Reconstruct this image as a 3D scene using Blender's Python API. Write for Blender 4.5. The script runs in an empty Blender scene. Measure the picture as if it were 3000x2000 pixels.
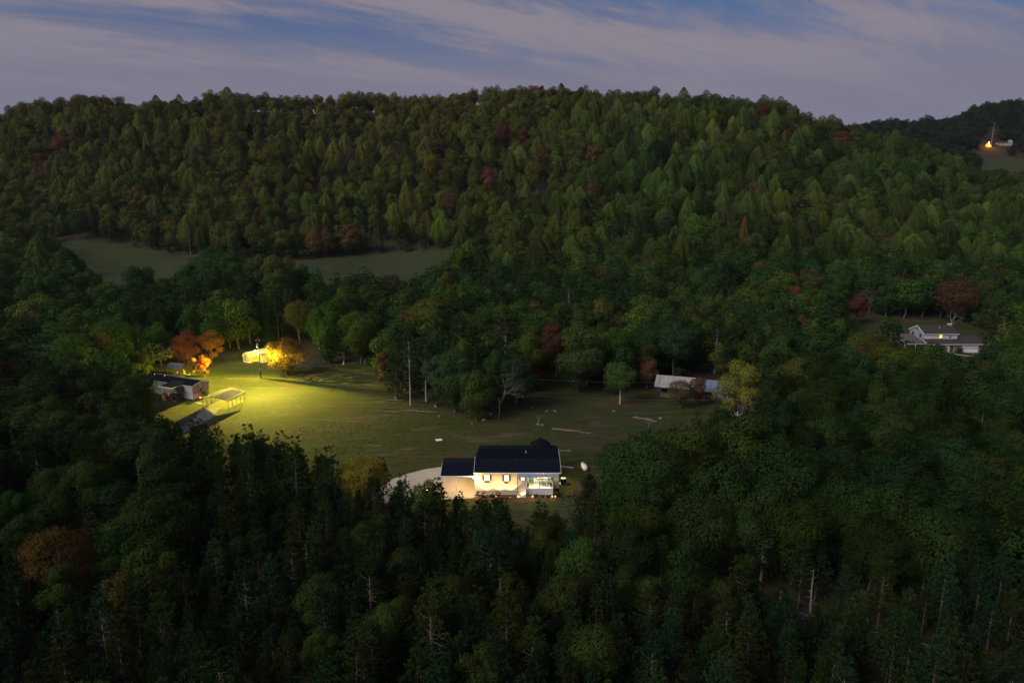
import bpy, math, random
import numpy as np
from mathutils import Vector, Matrix

random.seed(7)
RNG = np.random.default_rng(7)
sc = bpy.context.scene
COL = sc.collection
R = math.radians

# ------------------------------------------------------------------ camera
CAM_H, PITCH = 48.0, R(12.0)
cam = bpy.data.cameras.new('camera')
cam.lens = 24.0
cam.sensor_width = 36.0
cam.clip_start, cam.clip_end = 1.0, 30000.0
cam_o = bpy.data.objects.new('camera', cam)
COL.objects.link(cam_o)
cam_o.location = (0, 0, CAM_H)
cam_o.rotation_euler = (R(90) - PITCH, 0, 0)
sc.camera = cam_o

# ------------------------------------------------------------------ world
world = bpy.data.worlds.new('World')
sc.world = world
world.use_nodes = True
wn, wl = world.node_tree.nodes, world.node_tree.links
wn.clear()


def wnode(t, **kw):
    n = wn.new(t)
    for k, v in kw.items():
        setattr(n, k, v)
    return n


def wmath(op, a, b=None, clamp=False):
    n = wnode('ShaderNodeMath', operation=op, use_clamp=clamp)
    for i, v in enumerate((a, b)):
        if v is None:
            continue
        if isinstance(v, (int, float)):
            n.inputs[i].default_value = v
        else:
            wl.new(v, n.inputs[i])
    return n.outputs[0]


def wrange(v, a, b, c, d):
    n = wnode('ShaderNodeMapRange', interpolation_type='SMOOTHSTEP')
    wl.new(v, n.inputs[0])
    for i, q in enumerate((a, b, c, d)):
        n.inputs[i + 1].default_value = q
    return n.outputs[0]


SUN_EL, SUN_AZ = 36.0, 234.0          # the last soft light comes from the left, a little behind the camera
SKY_STRENGTH = 0.10
sky = wnode('ShaderNodeTexSky', sky_type='NISHITA')
sky.sun_disc = False
sky.sun_elevation = R(7.0)
sky.sun_rotation = R(SUN_AZ)
sky.altitude = 300
sky.air_density, sky.dust_density, sky.ozone_density = 1.0, 0.3, 4.0
tc = wnode('ShaderNodeTexCoord')
sep = wnode('ShaderNodeSeparateXYZ')
wl.new(tc.outputs['Generated'], sep.inputs[0])
zz = wmath('MAXIMUM', sep.outputs[2], 0.0)
den = wmath('ADD', zz, 0.16)
cx, cy = wmath('DIVIDE', sep.outputs[0], den), wmath('DIVIDE', sep.outputs[1], den)
comb = wnode('ShaderNodeCombineXYZ')
wl.new(cx, comb.inputs[0])
wl.new(cy, comb.inputs[1])


def wnoise(rot, scale, loc, sc_, detail, rough, dist):
    mp = wnode('ShaderNodeMapping')
    mp.inputs['Scale'].default_value = scale
    mp.inputs['Location'].default_value = loc
    vr = wnode('ShaderNodeVectorRotate', rotation_type='Z_AXIS')
    vr.inputs['Angle'].default_value = R(rot)
    wl.new(comb.outputs[0], vr.inputs['Vector'])
    wl.new(vr.outputs[0], mp.inputs[0])
    nz = wnode('ShaderNodeTexNoise')
    nz.inputs['Scale'].default_value = sc_
    nz.inputs['Detail'].default_value = detail
    nz.inputs['Roughness'].default_value = rough
    nz.inputs['Distortion'].default_value = dist
    wl.new(mp.outputs[0], nz.inputs['Vector'])
    return nz.outputs[0]


n1 = wnoise(-26, (0.34, 1.7, 1), (2.4, 0.2, 0), 1.15, 7, 0.5, 0.7)
n2 = wnoise(-32, (0.8, 2.6, 1), (0.4, 5.2, 0), 3.2, 9, 0.62, 1.0)
streak = wmath('ADD', wmath('MULTIPLY', n1, 0.74), wmath('MULTIPLY', n2, 0.26))
holes = wrange(streak, 0.41, 0.58, 0.0, 1.0)
veil = wrange(zz, 0.135, 0.235, 1.0, 0.0)
cover = wmath('ADD', veil, wmath('MULTIPLY', holes, wmath('SUBTRACT', 1.0, veil)), clamp=True)
cover = wmath('MULTIPLY', cover, 0.93)
hi = wmath('MULTIPLY', wrange(streak, 0.45, 0.62, 0.0, 1.0), wrange(zz, 0.10, 0.20, 0.18, 1.0))
ccol = wnode('ShaderNodeMix', data_type='RGBA')
wl.new(hi, ccol.inputs[0])
ccol.inputs[6].default_value = (2.10, 1.98, 2.62, 1)      # thin lilac layer
ccol.inputs[7].default_value = (2.72, 2.38, 2.80, 1)      # pinkish cirrus
skymix = wnode('ShaderNodeMix', data_type='RGBA')
wl.new(cover, skymix.inputs[0])
dusk = wnode('ShaderNodeMix', data_type='RGBA')
dusk.inputs[0].default_value = 0.72
wl.new(sky.outputs[0], dusk.inputs[6])
dusk.inputs[7].default_value = (0.95, 1.35, 2.75, 1)      # violet-blue of the dusk sky
wl.new(dusk.outputs[2], skymix.inputs[6])
wl.new(ccol.outputs[2], skymix.inputs[7])
bg = wnode('ShaderNodeBackground')
bg.inputs[1].default_value = SKY_STRENGTH
wl.new(skymix.outputs[2], bg.inputs[0])
wo = wnode('ShaderNodeOutputWorld')
wl.new(bg.outputs[0], wo.inputs[0])

# ------------------------------------------------------------------ sun (soft afterglow)
sun = bpy.data.lights.new('sun', 'SUN')
sun.energy = 2.5
sun.angle = R(36)
sun.color = (1.0, 0.96, 0.86)
sun_o = bpy.data.objects.new('sun', sun)
COL.objects.link(sun_o)
sd = Vector((math.sin(R(SUN_AZ)) * math.cos(R(SUN_EL)), math.cos(R(SUN_AZ)) * math.cos(R(SUN_EL)), math.sin(R(SUN_EL))))
sun_o.rotation_euler = sd.to_track_quat('Z', 'Y').to_euler()
sun_o.location = sd * 300

# ------------------------------------------------------------------ exposure, render
vs = sc.view_settings
vs.view_transform = 'Standard'
vs.look = 'None'
vs.exposure = 0.0
vs.gamma = 1.0
vs.use_curve_mapping = False
sc.render.engine = 'CYCLES'
sc.cycles.use_denoising = True
sc.cycles.volume_bounces = 0
sc.cycles.volume_max_steps = 64
sc.cycles.max_bounces = 5
sc.cycles.diffuse_bounces = 3
sc.cycles.transmission_bounces = 4
sc.cycles.transparent_max_bounces = 4
sc.cycles.sample_clamp_indirect = 4.0
sc.cycles.caustics_reflective = False
sc.cycles.caustics_refractive = False

# ------------------------------------------------------------------ projection helpers (where a thing stands in the valley)
CP, SP, FPX = math.cos(PITCH), math.sin(PITCH), 1568.0


def proj(x, y, z):
    d = np.maximum(y * CP - (z - CAM_H) * SP, 1.0)
    v = y * SP + (z - CAM_H) * CP
    return 1176.0 + FPX * x / d, 784.0 - FPX * v / d


TC = {
    -700: [(-400, -6), (0, -6), (50, 0), (240, 0), (300, 3), (430, 24), (520, 60), (640, 108), (720, 100), (1000, 60)],
    0: [(-400, -6), (0, -6), (50, 0), (250, 0), (320, 8), (410, 24), (500, 54), (620, 106), (700, 100), (1000, 60)],
    110: [(-400, -6), (0, -6), (50, 0), (250, 0), (322, 8), (395, 20), (490, 54), (625, 122), (720, 112), (1000, 60)],
    400: [(-400, -6), (0, -6), (50, 0), (250, 0), (325, 8), (378, 16), (480, 52), (630, 118), (720, 112), (1000, 60)],
    800: [(-400, -6), (0, -6), (50, 0), (250, 0), (325, 8), (382, 15), (490, 55), (640, 126), (740, 116), (1000, 60)],
    1100: [(-400, -6), (0, -6), (50, 0), (240, 0), (320, 9), (400, 26), (500, 67), (630, 125), (720, 116), (1000, 60)],
    1400: [(-400, -6), (0, -6), (50, 0), (230, 0), (300, 9), (400, 38), (500, 80), (610, 126), (700, 112), (1000, 70)],
    1700: [(-400, -6), (0, -6), (50, 0), (230, 0), (300, 9), (400, 39), (480, 72), (575, 118), (660, 100), (1000, 80)],
    2000: [(-400, -6), (0, -6), (50, 0), (240, 0), (310, 8), (400, 32), (540, 80), (600, 76), (700, 88), (860, 121), (960, 118), (1500, 80)],
    2300: [(-400, -6), (0, -6), (50, 0), (240, 0), (310, 6), (400, 25), (480, 47), (540, 50), (600, 66), (660, 79), (740, 94), (780, 104), (900, 140), (1050, 172), (1150, 168), (1600, 100)],
    2900: [(-400, -6), (0, -6), (50, 0), (240, 0), (310, 4), (400, 17), (480, 36), (600, 62), (780, 104), (1050, 185), (1150, 183), (1600, 110)],
}
_tk = sorted(TC)
_ty = np.arange(-400, 7001, 5.0)
_tt = []
for k in _tk:
    p = TC[k] + [(2600, 40), (7000, 20)]
    zt = np.interp(_ty, [q[0] for q in p], [q[1] for q in p])
    kk = np.exp(-0.5 * (np.arange(-6, 7) / 2.4) ** 2)
    zp = np.convolve(np.pad(zt, 6, mode='edge'), kk / kk.sum(), 'valid')
    zt = np.where((_ty > 60) & (_ty < 232), 0.0, zp)
    _tt.append(zt)
_tt = np.array(_tt)


def terrain(x, y):
    x = np.asarray(x, float)
    y = np.asarray(y, float)
    yy = np.clip(y, -400, 6990)
    u = 1176 + FPX * x / np.maximum(yy * CP + 8.0, 60.0)
    u = np.clip(u, _tk[0], _tk[-1])
    i = np.clip(np.searchsorted(_tk, u, side='right') - 1, 0, len(_tk) - 2)
    ka = np.array(_tk, float)
    w = (u - ka[i]) / (ka[i + 1] - ka[i])
    w = w * w * (3 - 2 * w)
    f = (yy + 400) / 5.0
    j = np.clip(f.astype(int), 0, len(_ty) - 2)
    g = f - j
    za = _tt[i, j] * (1 - g) + _tt[i, j + 1] * g
    zb = _tt[i + 1, j] * (1 - g) + _tt[i + 1, j + 1] * g
    z = za * (1 - w) + zb * w
    amp = np.clip((yy - 300) / 120, 0, 1)
    z = z + amp * (3.2 * np.sin(x * 0.021 + 1.3 * np.sin(yy * 0.013)) + 2.2 * np.sin(x * 0.052 + yy * 0.023) + 1.2 * np.sin(x * 0.11 - yy * 0.07))
    return z


def hit(px, py):
    """The point of the ground seen at a place of the photograph."""
    xx, yv = (px - 1176.0) / FPX, (784.0 - py) / FPX
    d = np.array([xx, CP + yv * SP, -SP + yv * CP])
    t = np.arange(20, 2500, 0.5)
    p = d[None, :] * t[:, None]
    below = (CAM_H + p[:, 2]) < terrain(p[:, 0], p[:, 1])
    k = int(np.argmax(below)) if below.any() else len(t) - 1
    return float(p[k, 0]), float(p[k, 1]), float(terrain(p[k, 0], p[k, 1]))


def inpoly(px, py, poly):
    px = np.asarray(px, float)
    py = np.asarray(py, float)
    ins = np.zeros(px.shape, bool)
    n = len(poly)
    for a in range(n):
        x1, y1 = poly[a]
        x2, y2 = poly[(a + 1) % n]
        if y1 == y2:
            continue
        c = ((y1 > py) != (y2 > py)) & (px < (x2 - x1) * (py - y1) / (y2 - y1) + x1)
        ins ^= c
    return ins


# ------------------------------------------------------------------ materials
MATS = {}


def nd(nt, t, **kw):
    n = nt.nodes.new(t)
    for k, v in kw.items():
        setattr(n, k, v)
    return n


def mat(name, color, rough=0.7, var=0.15, scale=6.0, bump=0.0, metal=0.0, emit=None, estr=0.0, spec=0.4, stretch=(1, 1, 1)):
    if name in MATS:
        return MATS[name]
    m = bpy.data.materials.new(name)
    m.use_nodes = True
    nt = m.node_tree
    b = nt.nodes['Principled BSDF']
    b.inputs['Roughness'].default_value = rough
    b.inputs['Metallic'].default_value = metal
    b.inputs['Specular IOR Level'].default_value = spec
    if emit:
        b.inputs['Emission Color'].default_value = (*emit, 1)
        b.inputs['Emission Strength'].default_value = estr
    if var > 0:
        tc_ = nd(nt, 'ShaderNodeTexCoord')
        mp = nd(nt, 'ShaderNodeMapping')
        mp.inputs['Scale'].default_value = stretch
        nt.links.new(tc_.outputs['Object'], mp.inputs[0])
        nz = nd(nt, 'ShaderNodeTexNoise')
        nz.inputs['Scale'].default_value = scale
        nz.inputs['Detail'].default_value = 5
        nz.inputs['Roughness'].default_value = 0.65
        nt.links.new(mp.outputs[0], nz.inputs['Vector'])
        rp = nd(nt, 'ShaderNodeValToRGB')
        rp.color_ramp.elements[0].position = 0.3
        rp.color_ramp.elements[1].position = 0.7
        rp.color_ramp.elements[0].color = (*[c * (1 - var) for c in color], 1)
        rp.color_ramp.elements[1].color = (*[min(1, c * (1 + var)) for c in color], 1)
        nt.links.new(nz.outputs[0], rp.inputs[0])
        nt.links.new(rp.outputs[0], b.inputs['Base Color'])
        if bump:
            bp = nd(nt, 'ShaderNodeBump')
            bp.inputs['Strength'].default_value = bump
            bp.inputs['Distance'].default_value = 0.03
            nt.links.new(nz.outputs[0], bp.inputs['Height'])
            nt.links.new(bp.outputs[0], b.inputs['Normal'])
    else:
        b.inputs['Base Color'].default_value = (*color, 1)
    MATS[name] = m
    return m


def leaf_material(name, source):
    """Leaf: the tree's own colour, each leaf a little different, some light passing through."""
    m = bpy.data.materials.new(name)
    m.use_nodes = True
    nt = m.node_tree
    nt.nodes.clear()
    if source == 'object':
        src = nd(nt, 'ShaderNodeObjectInfo').outputs['Color']
    else:
        a = nd(nt, 'ShaderNodeAttribute')
        a.attribute_name = 'tint'
        if source == 'instancer':
            a.attribute_type = 'INSTANCER'
        src = a.outputs['Color']
    ge = nd(nt, 'ShaderNodeNewGeometry')
    hs = nd(nt, 'ShaderNodeHueSaturation')
    mh = nd(nt, 'ShaderNodeMapRange')
    mh.inputs[3].default_value, mh.inputs[4].default_value = 0.475, 0.52
    nt.links.new(ge.outputs['Random Per Island'], mh.inputs[0])
    nt.links.new(mh.outputs[0], hs.inputs['Hue'])
    mu = nd(nt, 'ShaderNodeMath', operation='MULTIPLY')
    mu.inputs[1].default_value = 7.31
    nt.links.new(ge.outputs['Random Per Island'], mu.inputs[0])
    fr = nd(nt, 'ShaderNodeMath', operation='FRACT')
    nt.links.new(mu.outputs[0], fr.inputs[0])
    mv = nd(nt, 'ShaderNodeMapRange')
    mv.inputs[3].default_value, mv.inputs[4].default_value = 0.78, 1.25
    nt.links.new(fr.outputs[0], mv.inputs[0])
    nt.links.new(mv.outputs[0], hs.inputs['Value'])
    nt.links.new(src, hs.inputs['Color'])
    df = nd(nt, 'ShaderNodeBsdfDiffuse')
    tr = nd(nt, 'ShaderNodeBsdfTranslucent')
    mx = nd(nt, 'ShaderNodeMixShader')
    mx.inputs[0].default_value = 0.16
    nt.links.new(hs.outputs[0], df.inputs[0])
    nt.links.new(hs.outputs[0], tr.inputs[0])
    nt.links.new(df.outputs[0], mx.inputs[1])
    nt.links.new(tr.outputs[0], mx.inputs[2])
    ou = nd(nt, 'ShaderNodeOutputMaterial')
    nt.links.new(mx.outputs[0], ou.inputs[0])
    return m


LEAF = leaf_material('leaf', 'object')
LEAFMASS = leaf_material('leaf_mass', 'attr')
LEAFINST = leaf_material('leaf_of_the_woods', 'instancer')
BARK = mat('bark', (0.085, 0.07, 0.055), 0.9, 0.4, 3.0, 0.5)
PALEBARK = mat('pale_bark', (0.36, 0.31, 0.27), 0.9, 0.3, 3.0, 0.4)
DEADWOOD = mat('dead_wood', (0.15, 0.13, 0.115), 0.9, 0.3, 3.0, 0.4)
GREYBARK = mat('grey_bark', (0.17, 0.15, 0.13), 0.9, 0.3, 3.0, 0.4)


# ------------------------------------------------------------------ mesh helpers
def np_mesh(name, V, F, mi=None, mats=(), smooth=False):
    """V n x 3, F list of (faces array m x k)."""
    me = bpy.data.meshes.new(name)
    V = np.asarray(V, np.float32)
    me.vertices.add(len(V))
    me.vertices.foreach_set('co', V.ravel())
    tot = np.concatenate([np.full(len(f), f.shape[1]) for f in F]).astype(np.int32)
    idx = np.concatenate([f.ravel() for f in F]).astype(np.int32)
    me.loops.add(len(idx))
    me.loops.foreach_set('vertex_index', idx)
    me.polygons.add(len(tot))
    me.polygons.foreach_set('loop_start', np.concatenate([[0], np.cumsum(tot)[:-1]]).astype(np.int32))
    me.polygons.foreach_set('loop_total', tot)
    for m in mats:
        me.materials.append(m)
    if mi is not None:
        me.polygons.foreach_set('material_index', np.asarray(mi, np.int32))
    if smooth:
        me.polygons.foreach_set('use_smooth', np.ones(len(tot), bool))
    me.update(calc_edges=True)
    return me


class MB:
    """Collects solid shapes; build() links them as ONE mesh object."""

    def __init__(s):
        s.v, s.f, s.n = [], {3: [], 4: []}, 0
        s.ng = []

    def add(s, V, F):
        V = np.asarray(V, float)
        for f in F:
            f = [i + s.n for i in f]
            (s.f[len(f)] if len(f) in s.f else s.ng).append(f)
        s.v.append(V)
        s.n += len(V)
        return s

    def box(s, x0, x1, y0, y1, z0, z1):
        V = [(x0, y0, z0), (x1, y0, z0), (x1, y1, z0), (x0, y1, z0), (x0, y0, z1), (x1, y0, z1), (x1, y1, z1), (x0, y1, z1)]
        return s.add(V, [(0, 3, 2, 1), (4, 5, 6, 7), (0, 1, 5, 4), (1, 2, 6, 5), (2, 3, 7, 6), (3, 0, 4, 7)])

    def tube(s, pts, rad, n=6):
        pts = [np.array(p, float) for p in pts]
        if np.isscalar(rad):
            rad = [rad] * len(pts)
        V, F = [], []
        for i, p in enumerate(pts):
            d = pts[min(i + 1, len(pts) - 1)] - pts[max(i - 1, 0)]
            d = d / (np.linalg.norm(d) + 1e-9)
            a = np.cross(d, (0, 0, 1.0) if abs(d[2]) < 0.9 else (1.0, 0, 0))
            a /= np.linalg.norm(a)
            b = np.cross(d, a)
            for k in range(n):
                t = 2 * math.pi * k / n
                V.append(p + rad[i] * (a * math.cos(t) + b * math.sin(t)))
        for i in range(len(pts) - 1):
            for k in range(n):
                F.append((i * n + k, i * n + (k + 1) % n, (i + 1) * n + (k + 1) % n, (i + 1) * n + k))
        F.append(tuple(range(n - 1, -1, -1)))
        F.append(tuple(range((len(pts) - 1) * n, len(pts) * n)))
        return s.add(V, F)

    def prism(s, poly, axis, a, b):
        """Polygon extruded along axis: 'x' poly in (y,z), 'y' poly in (x,z), 'z' poly in (x,y)."""
        n = len(poly)
        mk = {'x': lambda p, t: (t, p[0], p[1]), 'y': lambda p, t: (p[0], t, p[1]), 'z': lambda p, t: (p[0], p[1], t)}[axis]
        V = [mk(p, a) for p in poly] + [mk(p, b) for p in poly]
        F = [tuple(range(n - 1, -1, -1)), tuple(range(n, 2 * n))]
        F += [(i, (i + 1) % n, n + (i + 1) % n, n + i) for i in range(n)]
        return s.add(V, F)

    def slab(s, p, q, r_, t, th):
        """A thick quad p-q-r-t, thickness th downward along its normal."""
        P = [np.array(a, float) for a in (p, q, r_, t)]
        nn = np.cross(P[1] - P[0], P[3] - P[0])
        nn /= np.linalg.norm(nn)
        if nn[2] < 0:
            nn = -nn
        V = P + [a - nn * th for a in P]
        return s.add(V, [(0, 1, 2, 3), (7, 6, 5, 4), (0, 4, 5, 1), (1, 5, 6, 2), (2, 6, 7, 3), (3, 7, 4, 0)])

    def ball(s, c, r, nu=10, nv=6, sq=(1, 1, 1)):
        V = [(c[0], c[1], c[2] + r * sq[2])]
        for i in range(1, nv):
            a = math.pi * i / nv
            for k in range(nu):
                t = 2 * math.pi * k / nu
                V.append((c[0] + r * sq[0] * math.sin(a) * math.cos(t), c[1] + r * sq[1] * math.sin(a) * math.sin(t), c[2] + r * sq[2] * math.cos(a)))
        V.append((c[0], c[1], c[2] - r * sq[2]))
        F = [(0, 1 + k, 1 + (k + 1) % nu) for k in range(nu)]
        for i in range(nv - 2):
            for k in range(nu):
                a, b = 1 + i * nu + k, 1 + i * nu + (k + 1) % nu
                F.append((a, a + nu, b + nu, b))
        e = len(V) - 1
        F += [(e, 1 + (nv - 2) * nu + (k + 1) % nu, 1 + (nv - 2) * nu + k) for k in range(nu)]
        return s.add(V, F)

    def mesh(s, name, m, smooth=False):
        me = bpy.data.meshes.new(name)
        me.from_pydata(np.concatenate(s.v).tolist(), [], s.f[3] + s.f[4] + s.ng)
        if m is not None:
            me.materials.append(m)
        if smooth:
            me.polygons.foreach_set('use_smooth', np.ones(len(me.polygons), bool))
        me.update()
        import bmesh
        bm = bmesh.new()
        bm.from_mesh(me)
        bmesh.ops.recalc_face_normals(bm, faces=bm.faces)
        bm.to_mesh(me)
        bm.free()
        return me

    def build(s, name, m, parent=None, smooth=False, loc=None, rz=None):
        o = bpy.data.objects.new(name, s.mesh(name, m, smooth))
        COL.objects.link(o)
        if parent is not None:
            o.parent = parent
        if loc is not None:
            o.location = loc
        if rz is not None:
            o.rotation_euler = (0, 0, rz)
        return o


def tag(o, label=None, cat=None, group=None, kind=None):
    for k, v in (('label', label), ('category', cat), ('group', group), ('kind', kind)):
        if v:
            o[k] = v
    return o


def thing(name, label, cat, loc=(0, 0, 0), rz=0.0, group=None):
    o = bpy.data.objects.new(name, None)
    o.empty_display_size = 0.3
    COL.objects.link(o)
    o.location = loc
    o.rotation_euler = (0, 0, rz)
    return tag(o, label, cat, group)


def lamp(name, kind, loc, energy, color, parent=None, size=0.1, **kw):
    l = bpy.data.lights.new(name, kind)
    l.energy = energy
    l.color = color
    if kind == 'AREA':
        l.size = size
    else:
        l.shadow_soft_size = size
    for k, v in kw.items():
        setattr(l, k, v)
    o = bpy.data.objects.new(name, l)
    COL.objects.link(o)
    o.location = loc
    if parent is not None:
        o.parent = parent
    return o

# ------------------------------------------------------------------ the ground
# open land, traced as seen in the photograph (field, far meadow, right-hand yard, far clearing)
FIELD = [(330, 985), (338, 860), (395, 845), (470, 850), (525, 830), (555, 797), (640, 800), (700, 850), (790, 830), (850, 843), (885, 890), (935, 925),
         (1010, 940), (1080, 968), (1150, 955), (1235, 930), (1225, 878), (1290, 880), (1390, 915), (1480, 895), (1510, 903), (1590, 930), (1640, 950), (1700, 975),
         (1560, 1060), (1420, 1120), (1372, 1180), (1340, 1235), (1060, 1222), (900, 1150), (760, 1130), (560, 1080), (440, 1030)]
MEADOW = [(100, 552), (145, 551), (230, 556), (330, 577), (420, 586), (520, 594), (600, 598), (700, 598), (800, 588), (1040, 575), (1062, 590), (1010, 640),
          (950, 712), (830, 697), (700, 690), (560, 682), (420, 682), (300, 710), (215, 692), (150, 620)]
YARD = [(1930, 790), (1940, 735), (1960, 708), (2030, 730), (2110, 735), (2200, 728), (2290, 775), (2330, 815), (2330, 850), (2210, 838), (2080, 822), (1960, 815)]
BARNYARD = [(1490, 903), (1500, 868), (1700, 880), (1720, 915), (1640, 950), (1560, 925)]
FARLAWN = [(2205, 380), (2225, 368), (2290, 362), (2420, 366), (2600, 372), (2600, 396), (2350, 396), (2230, 392)]


def grid_axis(dense0, dense1, step, lo, hi, g):
    a = list(np.arange(dense0, dense1 + 0.1, step))
    s = step
    while a[-1] < hi:
        s = min(s * g, 400)
        a.append(a[-1] + s)
    s = step
    while a[0] > lo:
        s = min(s * g, 400)
        a.insert(0, a[0] - s)
    return np.array(a)


gx = grid_axis(-130, 130, 2.5, -3200, 3200, 1.05)
gy = grid_axis(55, 235, 2.5, -600, 4200, 1.03)
GX, GY = np.meshgrid(gx, gy)
GZ = terrain(GX, GY)
V = np.stack([GX.ravel(), GY.ravel(), GZ.ravel()], 1)
nx, ny = len(gx), len(gy)
ii = (np.arange(ny - 1)[:, None] * nx + np.arange(nx - 1)[None, :]).ravel()
F4 = np.stack([ii, ii + 1, ii + 1 + nx, ii + nx], 1)
ppx, ppy = proj(V[:, 0], V[:, 1], V[:, 2])
front = V[:, 1] > 20
cov = np.zeros(len(V))
for k, poly in enumerate((FIELD, MEADOW, YARD, BARNYARD, FARLAWN)):
    ins = inpoly(ppx, ppy, poly) & front
    if k == 4:
        ins &= V[:, 1] > 560
    cov[ins] = (1.0, 0.72, 0.9, 0.8, 0.55)[k]
gme = np_mesh('ground', V, [F4], smooth=True)
ca = gme.color_attributes.new('cover', 'FLOAT_COLOR', 'POINT')
cc = np.ones((len(V), 4), np.float32)
cc[:, 0] = cov
cc[:, 1] = (cov > 0.5) & (cov < 0.75)
cc[:, 2] = cov
ca.data.foreach_set('color', cc.ravel())


def ground_material():
    m = bpy.data.materials.new('turf_and_litter')
    m.use_nodes = True
    nt = m.node_tree
    b = nt.nodes['Principled BSDF']
    b.inputs['Roughness'].default_value = 0.95
    b.inputs['Specular IOR Level'].default_value = 0.15
    tc_ = nd(nt, 'ShaderNodeTexCoord')

    def noise(scale, detail, stretch, rough=0.65, dist=0.0):
        mp = nd(nt, 'ShaderNodeMapping')
        mp.inputs['Scale'].default_value = stretch
        nt.links.new(tc_.outputs['Object'], mp.inputs[0])
        n = nd(nt, 'ShaderNodeTexNoise')
        n.inputs['Scale'].default_value = scale
        n.inputs['Detail'].default_value = detail
        n.inputs['Roughness'].default_value = rough
        n.inputs['Distortion'].default_value = dist
        nt.links.new(mp.outputs[0], n.inputs['Vector'])
        return n.outputs[0]

    def ramp(v, stops):
        r_ = nd(nt, 'ShaderNodeValToRGB')
        while len(r_.color_ramp.elements) < len(stops):
            r_.color_ramp.elements.new(0.5)
        for e, (p, c) in zip(r_.color_ramp.elements, stops):
            e.position, e.color = p, (*c, 1)
        nt.links.new(v, r_.inputs[0])
        return r_.outputs[0]

    def mix(f, a, b_, bt='MIX'):
        x = nd(nt, 'ShaderNodeMix', data_type='RGBA', blend_type=bt)
        if isinstance(f, float):
            x.inputs[0].default_value = f
        else:
            nt.links.new(f, x.inputs[0])
        nt.links.new(a, x.inputs[6])
        nt.links.new(b_, x.inputs[7])
        return x.outputs[2]

    grass = ramp(noise(0.06, 8, (1, 1.6, 1), 0.7, 0.8), [(0.32, (0.060, 0.042, 0.022)), (0.45, (0.043, 0.042, 0.015)), (0.56, (0.032, 0.043, 0.010)), (0.72, (0.020, 0.035, 0.007))])
    blades = ramp(noise(1.6, 6, (0.55, 1.5, 1), 0.75), [(0.28, (0.40, 0.40, 0.40)), (0.72, (1.6, 1.6, 1.6))])
    grass = mix(1.0, grass, blades, 'MULTIPLY')
    mown = ramp(noise(0.9, 4, (0.10, 1.6, 1), 0.6, 0.6), [(0.36, (0.80, 0.80, 0.80)), (0.64, (1.15, 1.15, 1.15))])
    grass = mix(1.0, grass, mown, 'MULTIPLY')
    worn = ramp(noise(0.16, 6, (0.6, 1.5, 1), 0.6, 1.0), [(0.56, (0, 0, 0)), (0.68, (1, 1, 1))])
    soil = ramp(noise(2.2, 5, (1, 1, 1)), [(0.3, (0.075, 0.048, 0.034)), (0.7, (0.15, 0.095, 0.065))])
    sepw = nd(nt, 'ShaderNodeSeparateColor')
    nt.links.new(worn, sepw.inputs[0])
    mw = nd(nt, 'ShaderNodeMath', operation='MULTIPLY')
    mw.inputs[1].default_value = 0.7
    nt.links.new(sepw.outputs[0], mw.inputs[0])
    grass = mix(mw.outputs[0], grass, soil)
    hay = ramp(noise(0.35, 7, (0.5, 1.6, 1), 0.7), [(0.3, (0.020, 0.034, 0.010)), (0.7, (0.054, 0.060, 0.026))])
    at = nd(nt, 'ShaderNodeAttribute')
    at.attribute_name = 'cover'
    sp = nd(nt, 'ShaderNodeSeparateColor')
    nt.links.new(at.outputs['Color'], sp.inputs[0])
    grass = mix(sp.outputs[1], grass, hay)
    litter = ramp(noise(1.1, 6, (1, 1, 1)), [(0.3, (0.018, 0.015, 0.010)), (0.7, (0.055, 0.043, 0.026))])
    edge = nd(nt, 'ShaderNodeMapRange', interpolation_type='SMOOTHSTEP')
    edge.inputs[1].default_value, edge.inputs[2].default_value = 0.1, 0.45
    nt.links.new(sp.outputs[0], edge.inputs[0])
    nt.links.new(mix(edge.outputs[0], litter, grass), b.inputs['Base Color'])
    bp = nd(nt, 'ShaderNodeBump')
    bp.inputs['Strength'].default_value = 0.7
    bp.inputs['Distance'].default_value = 0.22
    nt.links.new(noise(1.3, 8, (0.6, 1.3, 1), 0.75), bp.inputs['Height'])
    nt.links.new(bp.outputs[0], b.inputs['Normal'])
    return m


gme.materials.append(ground_material())
ground = bpy.data.objects.new('ground', gme)
COL.objects.link(ground)
ground['kind'] = 'structure'

CONCRETE = mat('concrete', (0.40, 0.36, 0.31), 0.9, 0.14, 0.7, 0.3)
GRAVEL = mat('gravel', (0.24, 0.225, 0.22), 0.95, 0.35, 2.2, 0.8)
ASPHALT = mat('asphalt', (0.05, 0.052, 0.058), 0.75, 0.25, 1.6, 0.3)


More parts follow.
